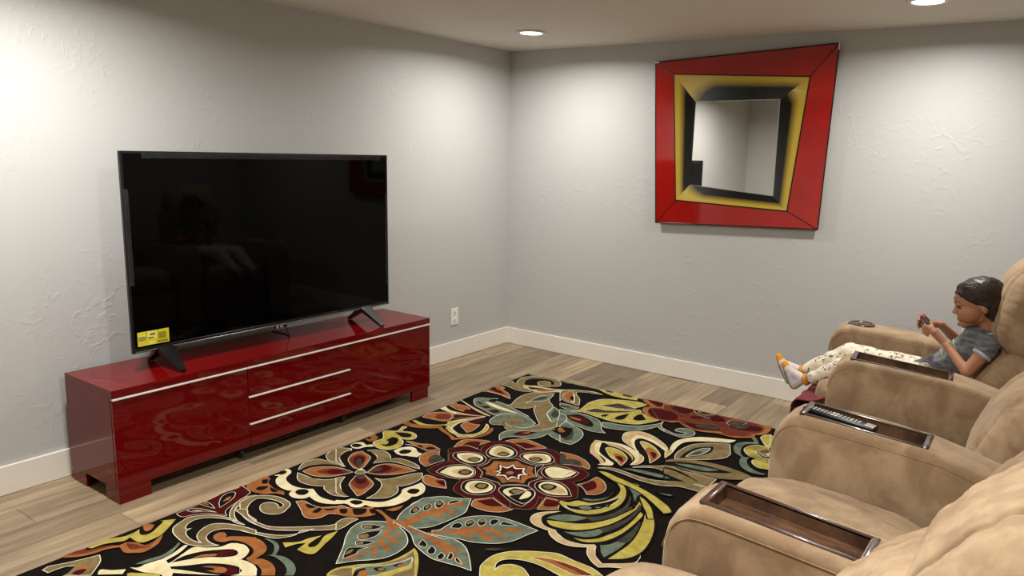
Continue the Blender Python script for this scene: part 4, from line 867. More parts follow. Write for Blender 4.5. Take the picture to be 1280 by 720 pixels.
pe Y W 2365 -779 2391 -694 2412 -710 2455 -863 2433 -880 | 0 1 2 3 4
pe Y W 2360 -767 2366 -722 2389 -688 2448 -869 2408 -839 | 0 2 3
pe Y W 2353 -987 2351 -929 2381 -883 2444 -872 2456 -907 2412 -941 2417 -981 2459 -1019 2496 -1019 2540 -1144 2491 -1156 2455 -1131 2436 -1092 2451 -1046 2405 -1047 | 3 4 8 9 13
pe T W 2419 -965 2423 -932 2454 -901 2495 -991 2463 -1002 | 2 3
pe C - 2464 -973 2469 -941 2484 -986 | 0 1 2
pe B - 2320 -798 2339 -783 2388 -862 2339 -900 2333 -958 2352 -1031 2388 -1074 2411 -1050 2415 -1109 2453 -1173 2510 -1206 2544 -1205 2531 -1228 2476 -1232 2421 -1197 2389 -1142 2377 -1083 2330 -1048 2296 -987 2290 -924 2321 -877 2354 -850 | 0 2 7 11 16"""
GN = {'fl': 'flower_motif', 'le': 'leaf_motif', 'pe': 'petal_motif', 'sc': 'scroll_motif', 'fe': 'feather_motif'}
acc = {g: ([], [], []) for g in GN}
z = RT+.0002
def ribbon(g, line, wd, z, key, closed):
    V, F, Mi = acc[g]; n = len(line); Lp = []; 
    for i in range(n):
        a = Vector(line[i-1] if (closed or i) else line[0]); b = Vector(line[(i+1) % n] if (closed or i < n-1) else line[-1])
        d = (b-a); d = d.normalized() if d.length > 1e-9 else Vector((1, 0)); nn = Vector((-d.y, d.x))*wd/2; p = Vector(line[i])
        Lp.append((p+nn, p-nn))
    for i in range(n if closed else n-1):
        qs = [Lp[i][0], Lp[(i+1) % n][0], Lp[(i+1) % n][1], Lp[i][1]]
        if not all(.003 < q.x < RWD-.003 and .003 < q.y < RL-.003 for q in qs): continue
        k = len(V); V += [(q.x, -q.y, z) for q in qs]; F.append((k, k+1, k+2, k+3)); Mi.append(KEYS.index(key))
shapes = []
for ln in RUG.strip().splitlines():
    head, _, sh = ln.partition('|'); h = head.split(); g, c, o = h[:3]; nums = list(map(int, h[3:]))
    pts = [to_ab(nums[i]/1000, nums[i+1]/1000) for i in range(0, len(nums), 2)]
    shapes.append((g, c, o, pts, set(map(int, sh.split()))))
def extra(sel, fn):       # the design carries on under the chairs and towards the near edge
    return [(g, c, o, [fn(p) for p in pts], sh) for g, c, o, pts, sh in sel]
def cen(s): return (sum(p[0] for p in s[3])/len(s[3]), sum(p[1] for p in s[3])/len(s[3]))
big = [s for s in shapes if s[0] == 'fl' and .55 < cen(s)[0] < 1.35 and .6 < cen(s)[1] < 1.9]
fth = [s for s in shapes if s[0] in ('fe',)]
turned = extra(fth+big, lambda p: (3.32-p[0], 4.0-p[1]))
# parts of the design that lie under the chairs and past the near edge: the pattern repeated half a turn round
EDGE = [(1.694, 0.047), (1.757, 0.311), (1.848, 0.61), (1.841, 0.849), (1.727, 0.849), (1.625, 0.934), (1.624, 1.268), (1.784, 1.616), (1.722, 1.739), (1.694, 1.809), (1.3, 2.085), (0.846, 2.405), (0.403, 2.718), (-0.032, 3.024)]
def hidden(p):
    a, b = p
    for (a0, b0), (a1, b1) in zip(EDGE, EDGE[1:]):
        if (b0 <= b <= b1) or (b1 <= b <= b0):
            if a < a0+(a1-a0)*((b-b0)/(b1-b0 or 1))+.03: return False
    return a > 1.2 or b > EDGE[-1][1]
turned += [s for s in extra(shapes, lambda p: (2.47-p[0], 3.12-p[1])) if all(hidden(p) for p in s[3]) and all(not (1.9 < p[0] < 3.4 and 1.9 < p[1] < 3.05) for p in s[3])]
turned += [s for s in extra(shapes, lambda p: (p[0]+1.62, p[1]+.02)) if all(hidden(p) for p in s[3]) and all(p[1] < 1.9 and p[0] > 1.75 for p in s[3])]
shapes = turned+shapes
for g, c, o, pts, sh in shapes:
    V, F, Mi = acc[g]; z += .000008
    closed = not o.startswith('L')
    crv = [tuple(v) for v in catmull(pts, -6, closed, sh)]
    if not closed:
        ribbon(g, crv, float(o[1:])/1000, z, c, False); continue
    wide = g == 'fe' and c in 'YB'
    if wide: o = 'K'
    poly = clip(crv)
    if len(poly) < 3: continue
    k = len(V); V += [(p[0], -p[1], z) for p in poly]; F.append(tuple(range(k, k+len(poly)))); Mi.append(KEYS.index(c))
    if o != '-':
        ribbon(g, crv, .008 if wide else .0022 if c in 'RKDNO' else .0032, z+.000004, 'T' if (c == 'R' and g == 'fl') else o, True)
for g, (V, F, Mi) in acc.items():
    if not V: continue
    me_o = obj(GN[g], (V, F), [MRG[k] for k in KEYS], rug, local=True)
    me_o.data.polygons.foreach_set('material_index', Mi)
    bm = bmesh.new(); bm.from_mesh(me_o.data)
    for fc in bm.faces:
        if fc.normal.z < 0: fc.normal_flip()
    bmesh.ops.triangulate(bm, faces=bm.faces[:]); bm.to_mesh(me_o.data); bm.free()
    me_o['kind'] = 'stuff'
bm = bmesh.new()
for (a0, a1, b0, b1) in ((0, RWD, -.001, .003), (0, RWD, RL-.003, RL+.001), (-.001, .003, 0, RL), (RWD-.003, RWD+.001, 0, RL)):
    sbox(bm, a0, a1, -b1, -b0, .001, RT-.001, .001, 1)
obj('binding', bm, MRG['D'], rug, local=True)
# ---------------- recliners ----------------
def superbox(h, e=4.5, n=28):
    """closed rounded box surface as (verts, faces) on a cube grid, half sizes h"""
    bm = bmesh.new(); bmesh.ops.create_cube(bm, size=2)
    bmesh.ops.subdivide_edges(bm, edges=bm.edges[:], cuts=n, use_grid_fill=True)
    for v in bm.verts:
        c = Vector([math.tan(q*math.pi/4*.96)/math.tan(math.pi/4*.96) for q in v.co])
        s = (abs(c.x)**e+abs(c.y)**e+abs(c.z)**e)**(-1/e)
        v.co = Vector((c.x*s*h[0], c.y*s*h[1], c.z*s*h[2]))
    return bm
def cushion(name, parent, h, ctr, tilt, e=4.5, n=28, amp=.005, seed=0, freq=(6, 6, 6), bulge=None, seams=(), m=None, lab=None):
    """tilt about y; local x = thickness direction for backs (front is -x)"""
    bm = superbox(h, e, n); bm.normal_update()
    nr = {v.index: v.normal.copy() for v in bm.verts}
    for v in bm.verts:
        p = v.co.copy(); N = nr[v.index]; u_, v_, w_ = p.x/h[0], p.y/h[1], p.z/h[2]
        if bulge: v.co += bulge(u_, v_, w_, N)
        q = Vector((p.x*freq[0]+seed*7.3, p.y*freq[1], p.z*freq[2]))
        d = noise.noise(q)*.6+noise.noise(q*2.3)*.3+abs(noise.noise(q*4.1))*.25
        v.co += N*d*amp
        for (axis, pos, dep, wd) in seams:
            val = (u_, v_, w_)[axis]*h[axis]
            k = math.exp(-((val-pos)/wd)**2); v.co -= N*dep*k
            # gathered puckers beside the seam
            k2 = math.exp(-(abs(val-pos)/.06)); v.co += N*.004*k2*noise.noise(Vector((val*4, p.y*(40 if axis != 1 else 5), p.z*(40 if axis != 2 else 5)+seed)))
    R = Matrix.Rotation(tilt, 3, 'Y')
    for v in bm.verts: v.co = R @ v.co + Vector(ctr)
    o = obj(name, bm, m or MSU, parent, smooth=True, local=True)
    if lab: o['label'] = lab
    return o
ARM = [(.0, .03), (.0, .50), (.003, .56), (.013, .605), (.034, .642), (.065, .664), (.105, .673), (.2, .667), (.48, .644), (.56, .626), (.66, .597), (.8, .55), (.86, .50), (.86, .03)]
SL = -.087
def apply_bool(o, cutter):
    md = o.modifiers.new('b', 'BOOLEAN'); md.operation = 'DIFFERENCE'; md.object = cutter; md.solver = 'EXACT'
    dg = bpy.context.evaluated_depsgraph_get(); me = bpy.data.meshes.new_from_object(o.evaluated_get(dg))
    o.modifiers.clear(); o.data = me; bpy.data.objects.remove(cutter)
def arm(parent, yc, hw, top, xo=0.0, name='armrest', lab=None, seam=True):
    bm = bmesh.new()
    prism(bm, [(a+xo, b) for a, b in ARM], 1, yc-hw, yc+hw, .024, 4)
    o = obj(name, bm, MSU, parent, local=True)
    tl = lambda x, z: .6735+SL*(x-xo-.1)+z
    cb = bmesh.new()
    if top == 'tray':
        sbox(cb, xo+.098, xo+.463, yc-.062, yc+.062, .60, .8)
    else:
        lathe(cb, [(.05, .6), (.05, .8)], (xo+.145, yc, 0), 32)
    cut = obj('cutter', cb, MSU, parent, local=True)
    bpy.context.view_layer.update(); apply_bool(o, cut)
    o.data.polygons.foreach_set('use_smooth', [True]*len(o.data.polygons)); o.data.set_sharp_from_angle(angle=math.radians(38))
    if lab: o['label'] = lab
    if seam:
        for sy in (-1, 1):
            s = bmesh.new(); pts = []
            for (a, b) in catmull([(.004, .545, 0), (.02, .59, 0), (.045, .623, 0), (.09, .641, 0), (.2, .637, 0), (.48, .614, 0), (.56, .597, 0), (.66, .568, 0), (.78, .53, 0)], 5) and [(p.x, p.y) for p in catmull([(.006, .545, 0), (.02, .59, 0), (.045, .623, 0), (.09, .641, 0), (.2, .637, 0), (.48, .614, 0), (.56, .597, 0), (.66, .568, 0), (.78, .53, 0)], 5)]:
                pts.append((a+xo, yc+sy*(hw+.0002), b))
            tube(s, pts, 0.0013, 6); obj('seam', s, MSU, o, local=True, smooth=True)
    if top == 'tray':
        def TT(bm_):
            for v in bm_.verts: v.co.z = tl(v.co.x, v.co.z)
        R_ = bmesh.new(); xa, xb, ya_, yb_ = xo+.085, xo+.476, yc-.070, yc+.070
        for q in ((xa, xa+.0165, ya_, yb_), (xb-.0165, xb, ya_, yb_)): sbox(R_, *q, -.004, .006, .003, 2)
        for q in ((xa+.014, xb-.014, ya_, ya_+.0125), (xa+.014, xb-.014, yb_-.0125, yb_)): sbox(R_, *q, -.004, .0057, .0028, 2)
        TT(R_); tr = obj('tray', R_, MTRR, o, local=True, smooth=True, auto=40); tr['label'] = 'dark brown wooden rim and tray'
        # tray: inner floor and walls as sub-parts of the recliner > armrest
        W_ = bmesh.new(); x0, x1, y0_, y1_ = xo+.103, xo+.458, yc-.0585, yc+.0585
        sbox(W_, x0, x1, y0_, y1_, -.036, -.031)
        for q in ((x0-.003, x0+.001, y0_, y1_), (x1-.001, x1+.003, y0_, y1_), (x0, x1, y0_-.003, y0_+.001), (x0, x1, y1_-.001, y1_+.003)): sbox(W_, *q, -.034, .004)
        TT(W_); obj('tray_liner', W_, MTR, o, local=True)
    else:
        c = (xo+.145, yc, tl(xo+.145, 0))
        b2 = bmesh.new(); lathe(b2, [(.062, -.004), (.066, .003), (.060, .008), (.05, .007), (.046, .0), (.045, -.05)], c, 36)
        r_ = obj('cup_holder', b2, MTRR, o, local=True, smooth=True); r_['label'] = 'round dark brown cup holder'
        b2 = bmesh.new(); lathe(b2, [(.044, -.002), (.044, .0035), (.036, .005), (.034, .003), (.002, .004)], c, 36); obj('cup_insert', b2, MTR, o, local=True, smooth=True)
        b2 = bmesh.new(); lathe(b2, [(.016, .004), (.016, .0052)], c, 24); obj('cup_mark', b2, MTRR, o, local=True)
    return o
def recliner(label, x, y, rz, arms, sd, raised=False, puff=0.0, hw=.293, seat=(0, 0), res=44, back=((.735, .585, 24, .10, .22), (.855, .90, 13, .105, .18))):
    t = thing('recliner', label, 'recliner', (x, y, 0), rz, 'tan recliners in a row facing the television')
    hs = hw-.004
    obj('base', box(.06, .82, -hs, hs, .03, .30, .012), MSU, t, local=True)
    def sb(u_, v_, w_, N):
        d = Vector((0, 0, 0))
        if w_ > 0: d.z += .022*(1-u_*u_)*(1-v_*v_) - .012*max(0, u_)
        return d
    cushion('seat', t, (.31, hs-.002, .088), (.262+seat[0], 0, .392+seat[1]), math.radians(3.5), 4.2, 44, .012, sd, (6, 11, 5), sb)
    # footrest: folded below the seat or swung up under the feet
    if raised:
        cushion('footrest', t, (.085, hs-.012, .03), (.02, 0, .337), math.radians(0), 5, 14, .003, sd+2)
        for yy in (-hs+.06, hs-.06):
            obj('footrest_bracket', box(-.06, .2, yy-.012, yy+.012, .285, .312, .003), MBLK, t, local=True)
    else:
        cushion('footrest', t, (.035, hs-.01, .13), (.022, 0, .185), 0, 5, 14, .003, sd+2)
    # back: shell, lumbar cushion and head cushion
    bm = bmesh.new(); prism(bm, [(.66, .06), (.70, .30), (.84, .66), (.88, .88), (.98, .88), (.99, .80), (.94, .40), (.90, .06)], 1, -hs+.012, hs-.012, .03, 3)
    o = obj('back_shell', bm, MSU, t, smooth=True, local=True, auto=50)
    def lb(u_, v_, w_, N):
        f_ = max(0, -u_)
        return Vector((-(.03+puff)*f_*(1-abs(v_)**3)*(1-w_*w_), 0, 0))+N*.012*(1-abs(v_)**6)*max(0, 1-abs(w_)**4)
    sy = hs*.68 if res < 100 else hs*.36
    L_, H_ = back
    cushion('lumbar_cushion', t, (L_[3], hs, L_[4]), (L_[0], 0, L_[1]), math.radians(L_[2]), 3.4, res, .009, sd+4, (6, 4, 14), lb,
            ((1, sy, .013, .006), (1, -sy, .013, .006)))
    def hb(u_, v_, w_, N):
        f_ = max(0, -u_)
        return Vector((-.03*f_*(1-abs(v_)**4)*(1-w_*w_), 0, 0))
    cushion('head_cushion', t, (H_[3], hs+.004, H_[4]), (H_[0], 0, H_[1]), math.radians(H_[2]), 3.0, res, .010, sd+9, (6, 4, 13), hb,
            ((1, sy, .013, .006), (1, -sy, .013, .006)))
    for a in arms: arm(t, *a[:3], **a[3])
    return t
HW = .096
r1 = recliner('tan suede recliner under the child, farthest along the row, with a round cup holder arm', 2.735, -.925, math.radians(6), [(.345, .095, 'cup', {'xo': -.065, 'lab': 'far armrest with a round cup holder'}), (-.355, HW, 'tray', {'xo': .045})], 1, raised=True, hw=.238, back=((.70, .56, 27, .09, .20), (.785, .90, 9, .115, .215)))
r2 = recliner('tan suede recliner next to the child, its tray arm holding the remote control', 2.86-.03, -1.678, math.radians(1.5), [(-.402, HW, 'tray', {'xo': .02})], 5)
r3 = recliner('tan suede recliner with an empty seat and empty walnut tray arm beside the rug', 2.865, -2.47, 0, [(-.395, HW, 'tray', {'xo': 0.0})], 9, back=((.745, .575, 27, .10, .22), (.875, .87, 16, .105, .17)))
r4 = recliner('nearest tan suede recliner, only its puffy back and a seat corner in view', 2.865, -3.262, 0, [(-.395, HW, 'tray', {'xo': 0.0})], 14, puff=.02, seat=(-.03, .055), res=110, back=((.635, .655, 42, .12, .24), (.80, .845, 42, .145, .225)))

# ---------------- remote control in the tray ----------------
tz = lambda xl: .6735+SL*(xl-.1)
def world_of(t, v): return Matrix.Translation(t.location) @ Matrix.Rotation(t.rotation_euler.z, 4, 'Z') @ Vector(v)
rx = .165
p = world_of(r2, (.215, -.395, tz(.18)-.016))
rem = thing('remote_control', 'long black remote control with silver buttons lying in the wooden armrest tray', 'remote', p, r2.rotation_euler.z-math.radians(5))
rem.rotation_euler = (math.radians(-6), math.radians(5), r2.rotation_euler.z-math.radians(5))
bm = bmesh.new(); sbox(bm, -.118, .118, -.026, .026, -.006, .017, .006, 3); obj('body', bm, MBLK, rem, local=True, smooth=True, auto=40)
MFACE = mottled(mat('remote_face', '5A5450', .4), '524C48', '645E58', 30)
bm = bmesh.new(); sbox(bm, .084, .114, -.022, .022, .0165, .0182, .0008); o = obj('end_plate', bm, mottled(mat('silver_plastic', 'A8A49E', .35, .5), 'A09C96', 'B2AEA8', 20), rem, local=True)
MB1 = mottled(mat('button_grey', 'A39F98', .45), '9B978F', 'ADA9A2', 30); MB2 = mottled(mat('button_white', 'DCD8D0', .4), 'D4D0C8', 'E4E0D8', 30); MB3 = mottled(mat('button_red', 'A01818', .45), '981616', 'A81A1A', 30)
cols = 15
for i in range(cols):
    X = -.107+i*.0122
    for j in range(3):
        if 7 <= i <= 8:
            if j == 1: continue
        Y = (-.0135, 0, .0135)[j]; bm = bmesh.new(); big_ = (7 <= i <= 8)
        sbox(bm, X-(.005 if big_ else .0036), X+(.005 if big_ else .0036), Y-(.0062 if big_ else .0042), Y+(.0062 if big_ else .0042), .0165, .0188, .0008, 1)
        obj('button', bm, MB2 if big_ or (i == 12 and j == 1) else MB1, rem, local=True)

from mathutils.bvhtree import BVHTree
# ---------------- child ----------------
def hull(bm, p, q, r1_, r2_, sub=2, sq=None):
    t_ = bmesh.new(); bmesh.ops.create_icosphere(t_, subdivisions=sub, radius=1); base = [v.co.copy() for v in t_.verts]; t_.free()
    vs = []
    for c, rr_ in ((p, r1_), (q, r2_)):
        for v in base: vs.append(bm.verts.new(V3(c)+V3((v.x*rr_*(sq[0] if sq else 1), v.y*rr_*(sq[1] if sq else 1), v.z*rr_*(sq[2] if sq else 1)))))
    bmesh.ops.convex_hull(bm, input=vs)
    bmesh.ops.delete(bm, geom=[v for v in bm.verts if not v.link_faces], context='VERTS')
def ball(bm, c, s, rot=None, sub=3):
    g = bmesh.ops.create_icosphere(bm, subdivisions=sub, radius=1)['verts']
    bmesh.ops.scale(bm, vec=s if hasattr(s, '__len__') else (s, s, s), verts=g)
    if rot is not None: bmesh.ops.rotate(bm, cent=(0, 0, 0), matrix=rot, verts=g)
    bmesh.ops.translate(bm, vec=c, verts=g)
def fuse(name, parts, m, parent, vox=.004, smooth=4, post=None):
    """overlapping closed solids -> one continuous skin"""
    # each primitive is built in its own bmesh then merged
    me = bpy.data.meshes.new('t'); B = bmesh.new()
    for fn in parts:
        b = bmesh.new(); fn(b); bmesh.ops.recalc_face_normals(b, faces=b.faces[:]); mm = bpy.data.meshes.new('q'); b.to_mesh(mm); b.free(); B.from_mesh(mm); bpy.data.meshes.remove(mm)
    B.to_mesh(me); B.free(); o = bpy.data.objects.new('t', me); C.objects.link(o)
    md = o.modifiers.new('r', 'REMESH'); md.mode = 'VOXEL'; md.voxel_size = vox; md.adaptivity = 0
    sm = o.modifiers.new('s', 'SMOOTH'); sm.factor = .5; sm.iterations = smooth
    dg = bpy.context.evaluated_depsgraph_get(); out = bpy.data.meshes.new_from_object(o.evaluated_get(dg)); bpy.data.objects.remove(o); bpy.data.meshes.remove(me)
    b = bmesh.new(); b.from_mesh(out); bpy.data.meshes.remove(out)
    if post: post(b)
    return obj(name, b, m, parent, smooth=True)
V3 = Vector
MSK = mat('skin', 'B07C5C', .55, Subsurface_Weight=.08, Subsurface_Scale=.01); mottled(MSK, '9C6A4C', 'AE7B5A', 6, 3, lo=.3, hi=.7)
MSK.node_tree.nodes['Principled BSDF'].inputs['Subsurface Radius'].default_value = (1, .35, .2)
MHAIR = mottled(mat('dark_hair', '1C130D', .42), '130D09', '2C1E14', 3, 6, (1, 1, 1), bump=.5, bscale=140, bdist=.002)
MLIP = mottled(mat('lips', '94553F', .5), '8C4E3C', '985846', 20)
MEYE = mottled(mat('eye_dark', '120C08', .2), '0E0906', '18100B', 20)
MTEE = mat('heather_tee', '55575A', .9, Sheen_Weight=.2); mottled(MTEE, '3E4043', '787B7E', 26, 8, (1, 1, 3), bump=.3, bscale=90, bdist=.002, lo=.36, hi=.66)
MTEEL = mottled(mat('pale_trim', 'A6A9AE', .9), '96999E', 'BABDC2', 30)
MPR = mottled(mat('olive_print', '6E7040', .8), '62643A', '7A7C48', 30)
MSOW = mottled(mat('sock_white', 'CFC8C4', .95), 'C6BFBC', 'DAD4D0', 30, bump=.3, bscale=300, bdist=.001)
MSOY = mottled(mat('sock_orange', 'D08A1E', .95), 'C67F18', 'DA9628', 30, bump=.3, bscale=300, bdist=.001)
MSOG = mottled(mat('sock_grey', '8A857E', .95), '807B74', '949089', 30, bump=.3, bscale=300, bdist=.001)
def pants_mat():
    m = mat('cream_print_trousers', 'DDD2BC', .9); n, l, b = nodes(m)
    tc = n.new('ShaderNodeTexCoord'); v = n.new('ShaderNodeTexVoronoi'); v.inputs['Scale'].default_value = 30; l.new(tc.outputs['Object'], v.inputs[0])
    nz = n.new('ShaderNodeTexNoise'); nz.inputs['Scale'].default_value = 110; nz.inputs['Detail'].default_value = 3; l.new(tc.outputs['Object'], nz.inputs[0])
    mr = n.new('ShaderNodeMapRange'); mr.inputs[1].default_value = .47; mr.inputs[2].default_value = .42; l.new(v.outputs['Distance'], mr.inputs[0])
    m2 = n.new('ShaderNodeMapRange'); m2.inputs[1].default_value = .5; m2.inputs[2].default_value = .56; l.new(nz.outputs[0], m2.inputs[0])
    mu = n.new('ShaderNodeMath'); mu.operation = 'MULTIPLY'; l.new(mr.outputs[0], mu.inputs[0]); l.new(m2.outputs[0], mu.inputs[1])
    cr = n.new('ShaderNodeValToRGB'); cr.color_ramp.elements[0].color = hexc('7E4634'); cr.color_ramp.elements[1].color = hexc('5A5A48'); cr.color_ramp.interpolation = 'CONSTANT'; cr.color_ramp.elements[1].position = .6
    l.new(v.outputs['Color'], cr.inputs[0])
    mx = n.new('ShaderNodeMix'); mx.data_type = 'RGBA'; mx.inputs[6].default_value = hexc('E2D8C4'); l.new(mu.outputs[0], mx.inputs[0]); l.new(cr.outputs[0], mx.inputs[7]); l.new(mx.outputs[2], b.inputs['Base Color'])
    return m
MPA = pants_mat()
kid = thing('person', 'small dark-haired child in grey T-shirt and patterned cream trousers lying back with a phone', 'person', (3.0, -.93, .50))
HC = V3((3.318, -.945, .905))                       # head centre
HR = Matrix.Rotation(math.radians(15), 3, 'Z') @ Matrix.Rotation(math.radians(-12), 3, 'Y')   # face to -x, a little down, a little to the room
def H(x, y, z): return HC + HR @ V3((x, y, z))     # head-local: -x forward, z up
neck, chest, waist, pel = V3((3.372, -.93, .80)), V3((3.335, -.93, .712)), V3((3.235, -.93, .60)), V3((3.15, -.93, .545))
shN, shF = V3((3.385, -1.035, .745)), V3((3.315, -.83, .762))
elN, elF = V3((3.322, -1.075, .637)), V3((3.25, -.79, .70))
wrN, wrF = V3((3.225, -1.0, .722)), V3((3.178, -.865, .782))
hipN, hipF = V3((3.13, -.985, .545)), V3((3.12, -.875, .545))
knN, knF = V3((2.86, -.995, .572)), V3((2.80, -.865, .58))
anN, anF = V3((2.632, -.975, .444)), V3((2.585, -.88, .455))
def finger(b_, pts, r0, r1_): 
    for i in range(len(pts)-1):
        ra = r0+(r1_-r0)*i/(len(pts)-1); rb = r0+(r1_-r0)*(i+1)/(len(pts)-1)
        pass
body = []
A_ = lambda *a, **k: body.append(lambda b_: hull(b_, *a, **k))
Bq = lambda *a, **k: body.append(lambda b_: ball(b_, *a, **k))
# head: skull, face, jaw, nose, lips, ears
Bq(H(.012, 0, .022), (.088, .070, .078), HR); Bq(H(-.028, 0, -.018), (.056, .058, .066), HR)
A_(H(-.03, 0, -.05), H(-.056, 0, -.078), .042, .02); A_(H(.0, 0, -.04), H(-.045, 0, -.07), .05, .024)
Bq(H(-.034, .030, -.030), (.046, .034, .040), HR); Bq(H(-.034, -.030, -.030), (.046, .034, .040), HR)
A_(H(-.080, 0, .0), H(-.091, 0, -.022), .006, .0082); Bq(H(-.084, .009, -.025), .0064); Bq(H(-.084, -.009, -.025), .0064)
A_(H(-.066, 0, .04), H(-.072, 0, .018), .02, .015); A_(H(-.072, .012, -.052), H(-.072, -.012, -.052), .010, .010)
Bq(H(-.074, 0, -.077), .011)
for s in (-1, 1):
    Bq(H(.016, s*.071, -.012), (.014, .006, .019), HR @ Matrix.Rotation(math.radians(-12), 3, 'Y'))
    Bq(H(-.062, s*.028, .016), (.018, .02, .008), HR)
A_(H(.018, 0, -.045), neck, .036, .035); A_(neck, chest+V3((.0, 0, .03)), .034, .04)
# trunk
A_(chest+V3((0, .035, 0)), chest+V3((0, -.035, 0)), .056, .056); A_(chest, waist, .064, .06); A_(waist, pel, .06, .07)
A_(chest+V3((.01, 0, .025)), shN, .034, .031); A_(chest+V3((.01, 0, .025)), shF, .034, .031)
A_(hipN, hipF, .058, .058)
# arms
A_(shN, elN, .034, .025); A_(elN, wrN, .0255, .0175); A_(shF, elF, .033, .025); A_(elF, wrF, .0255, .0175)
# legs
A_(hipN, knN, .052, .038); A_(hipF, knF, .052, .038); A_(knN, anN, .036, .024); A_(knF, anF, .036, .024)
# hands (palm, four fingers, thumb), curled round the phone
PH = V3((3.135, -.93, .790)); pl = V3((-.50, .04, .62)).normalized(); ps = V3((0.08, 1, 0)).normalized(); pn = pl.cross(ps).normalized()
# phone plane: long axis pl, width ps, normal pn
pmN = V3((3.172, -.985, .765)); pmF = V3((3.135, -.892, .782))
A_(wrN, pmN, .0165, .019, sq=(1, .75, 1)); A_(pmN, pmN+V3((-.022, .008, .016)), .018, .015)
A_(wrF, pmF, .0165, .0175, sq=(1, .75, 1)); A_(pmF, pmF+V3((-.016, 0, .01)), .016, .014)
def fing(chain, r0):
    for i in range(len(chain)-1): A_(V3(chain[i]), V3(chain[i+1]), r0*(1-.11*i), r0*(1-.11*(i+1)), sub=1)
for k, L_ in enumerate((.017, .020, .019, .015)):          # near hand
    o_ = pmN+V3((-.026, .004, .020-.0125*k)); 
    fing([o_, o_+V3((-L_, .010, .004)), o_+V3((-L_-.008, .026, .004)), o_+V3((-L_-.002, .038, .0))], .0068)
fing([pmN+V3((-.004, .006, .016)), pmN+V3((-.018, .020, .034)), pmN+V3((-.026, .036, .040))], .0075)
for k, L_ in enumerate((.018, .021, .020, .016)):          # far hand
    o_ = pmF+V3((-.020, -.002, .018-.0125*k))
    fing([o_, o_+V3((-L_, -.008, .004)), o_+V3((-L_-.006, -.022, .003)), o_+V3((-L_+.004, -.032, .0))], .0066)
fing([pmF+V3((-.002, -.004, .016)), pmF+V3((-.014, -.014, .032)), pmF+V3((-.020, -.026, .037))], .0072)
fuse('body', body, MSK, kid, .0032, 4)
# feet inside socks
def foot_parts(an, toe, heel, w=.0):
    an, toe, heel = V3(an), V3(toe), V3(heel)
    ballp = heel.lerp(toe, .68)
    return [lambda b_: hull(b_, an, heel+(an-heel)*.3, .027, .027), lambda b_: hull(b_, heel+(an-heel)*.25, ballp+V3((.012, 0, 0)), .026, .026, sq=(.8, 1.1, 1)),
            lambda b_: hull(b_, an, ballp+V3((.016, 0, 0)), .027, .022), lambda b_: hull(b_, ballp+V3((.012, 0, 0)), toe+V3((.012, 0, -.01)), .025, .018, sq=(.8, 1.3, 1))]
for an, toe, heel in ((anN, (2.512, -.975, .513), (2.565, -.975, .398)), (anF, (2.452, -.885, .52), (2.51, -.885, .385))):
    s = fuse('sock', foot_parts(an+V3((-.02, 0, 0)), toe, heel), [MSOW, MSOY, MSOG], kid, .0035, 4)
    off = s.location; tt_, hh_ = V3(toe)-kid.location, V3(heel)-kid.location; ax = (tt_-hh_).normalized()
    sole = V3((-ax.z, 0, ax.x)); sole = sole if sole.x < 0 else -sole
    an_l = V3(an)-kid.location
    for p_ in s.data.polygons:
        c_ = p_.center; h_ = (c_-hh_).dot(ax)/(tt_-hh_).length; d_ = (c_-hh_.lerp(tt_, h_)).dot(sole)
        mi = 0
        if h_ > .80 or (h_ > .60 and d_ > -.004): mi = 1
        elif d_ > -.008 and h_ > .02: mi = 2
        if h_ < .12 and d_ > -.01: mi = 1 if h_ < .04 else 2
        if (c_-an_l).length < .032 and c_.x > an_l.x-.006: mi = 1
        p_.material_index = mi
    b2 = bmesh.new(); d = (knN-anN).normalized()
    lathe(b2, [(.0285, -.008), (.0295, -.004), (.0295, .006), (.028, .009)], (0, 0, 0), 28)
    rot = V3((0, 0, 1)).rotation_difference((knN-anN) if an is anN else (knF-anF)).to_matrix()
    for v in b2.verts: v.co = rot @ v.co + an
    cf = obj('cuff', b2, MSOY, s, smooth=True)
# trousers
tr_ = []
P_ = lambda *a, **k: tr_.append(lambda b_: hull(b_, *a, **k))
P_(pel+V3((.0, .03, 0)), pel+V3((0, -.03, 0)), .086, .086); P_(hipN, hipF, .076, .076)
P_(hipN, knN, .074, .053); P_(hipF, knF, .074, .053)
P_(knN, knN.lerp(anN, .84), .052, .034); P_(knF, knF.lerp(anF, .86), .052, .034)
def wr(b_, amp=.006, fr=22, sd=0):
    b_.normal_update()
    for v in b_.verts:
        q = v.co*fr; v.co += v.normal*amp*(noise.noise(V3((q.x+sd, q.y*.5, q.z)))+.4*noise.noise(q*2.2))
fuse('trousers', tr_, MPA, kid, .005, 5, lambda b_: wr(b_, .007, 20))
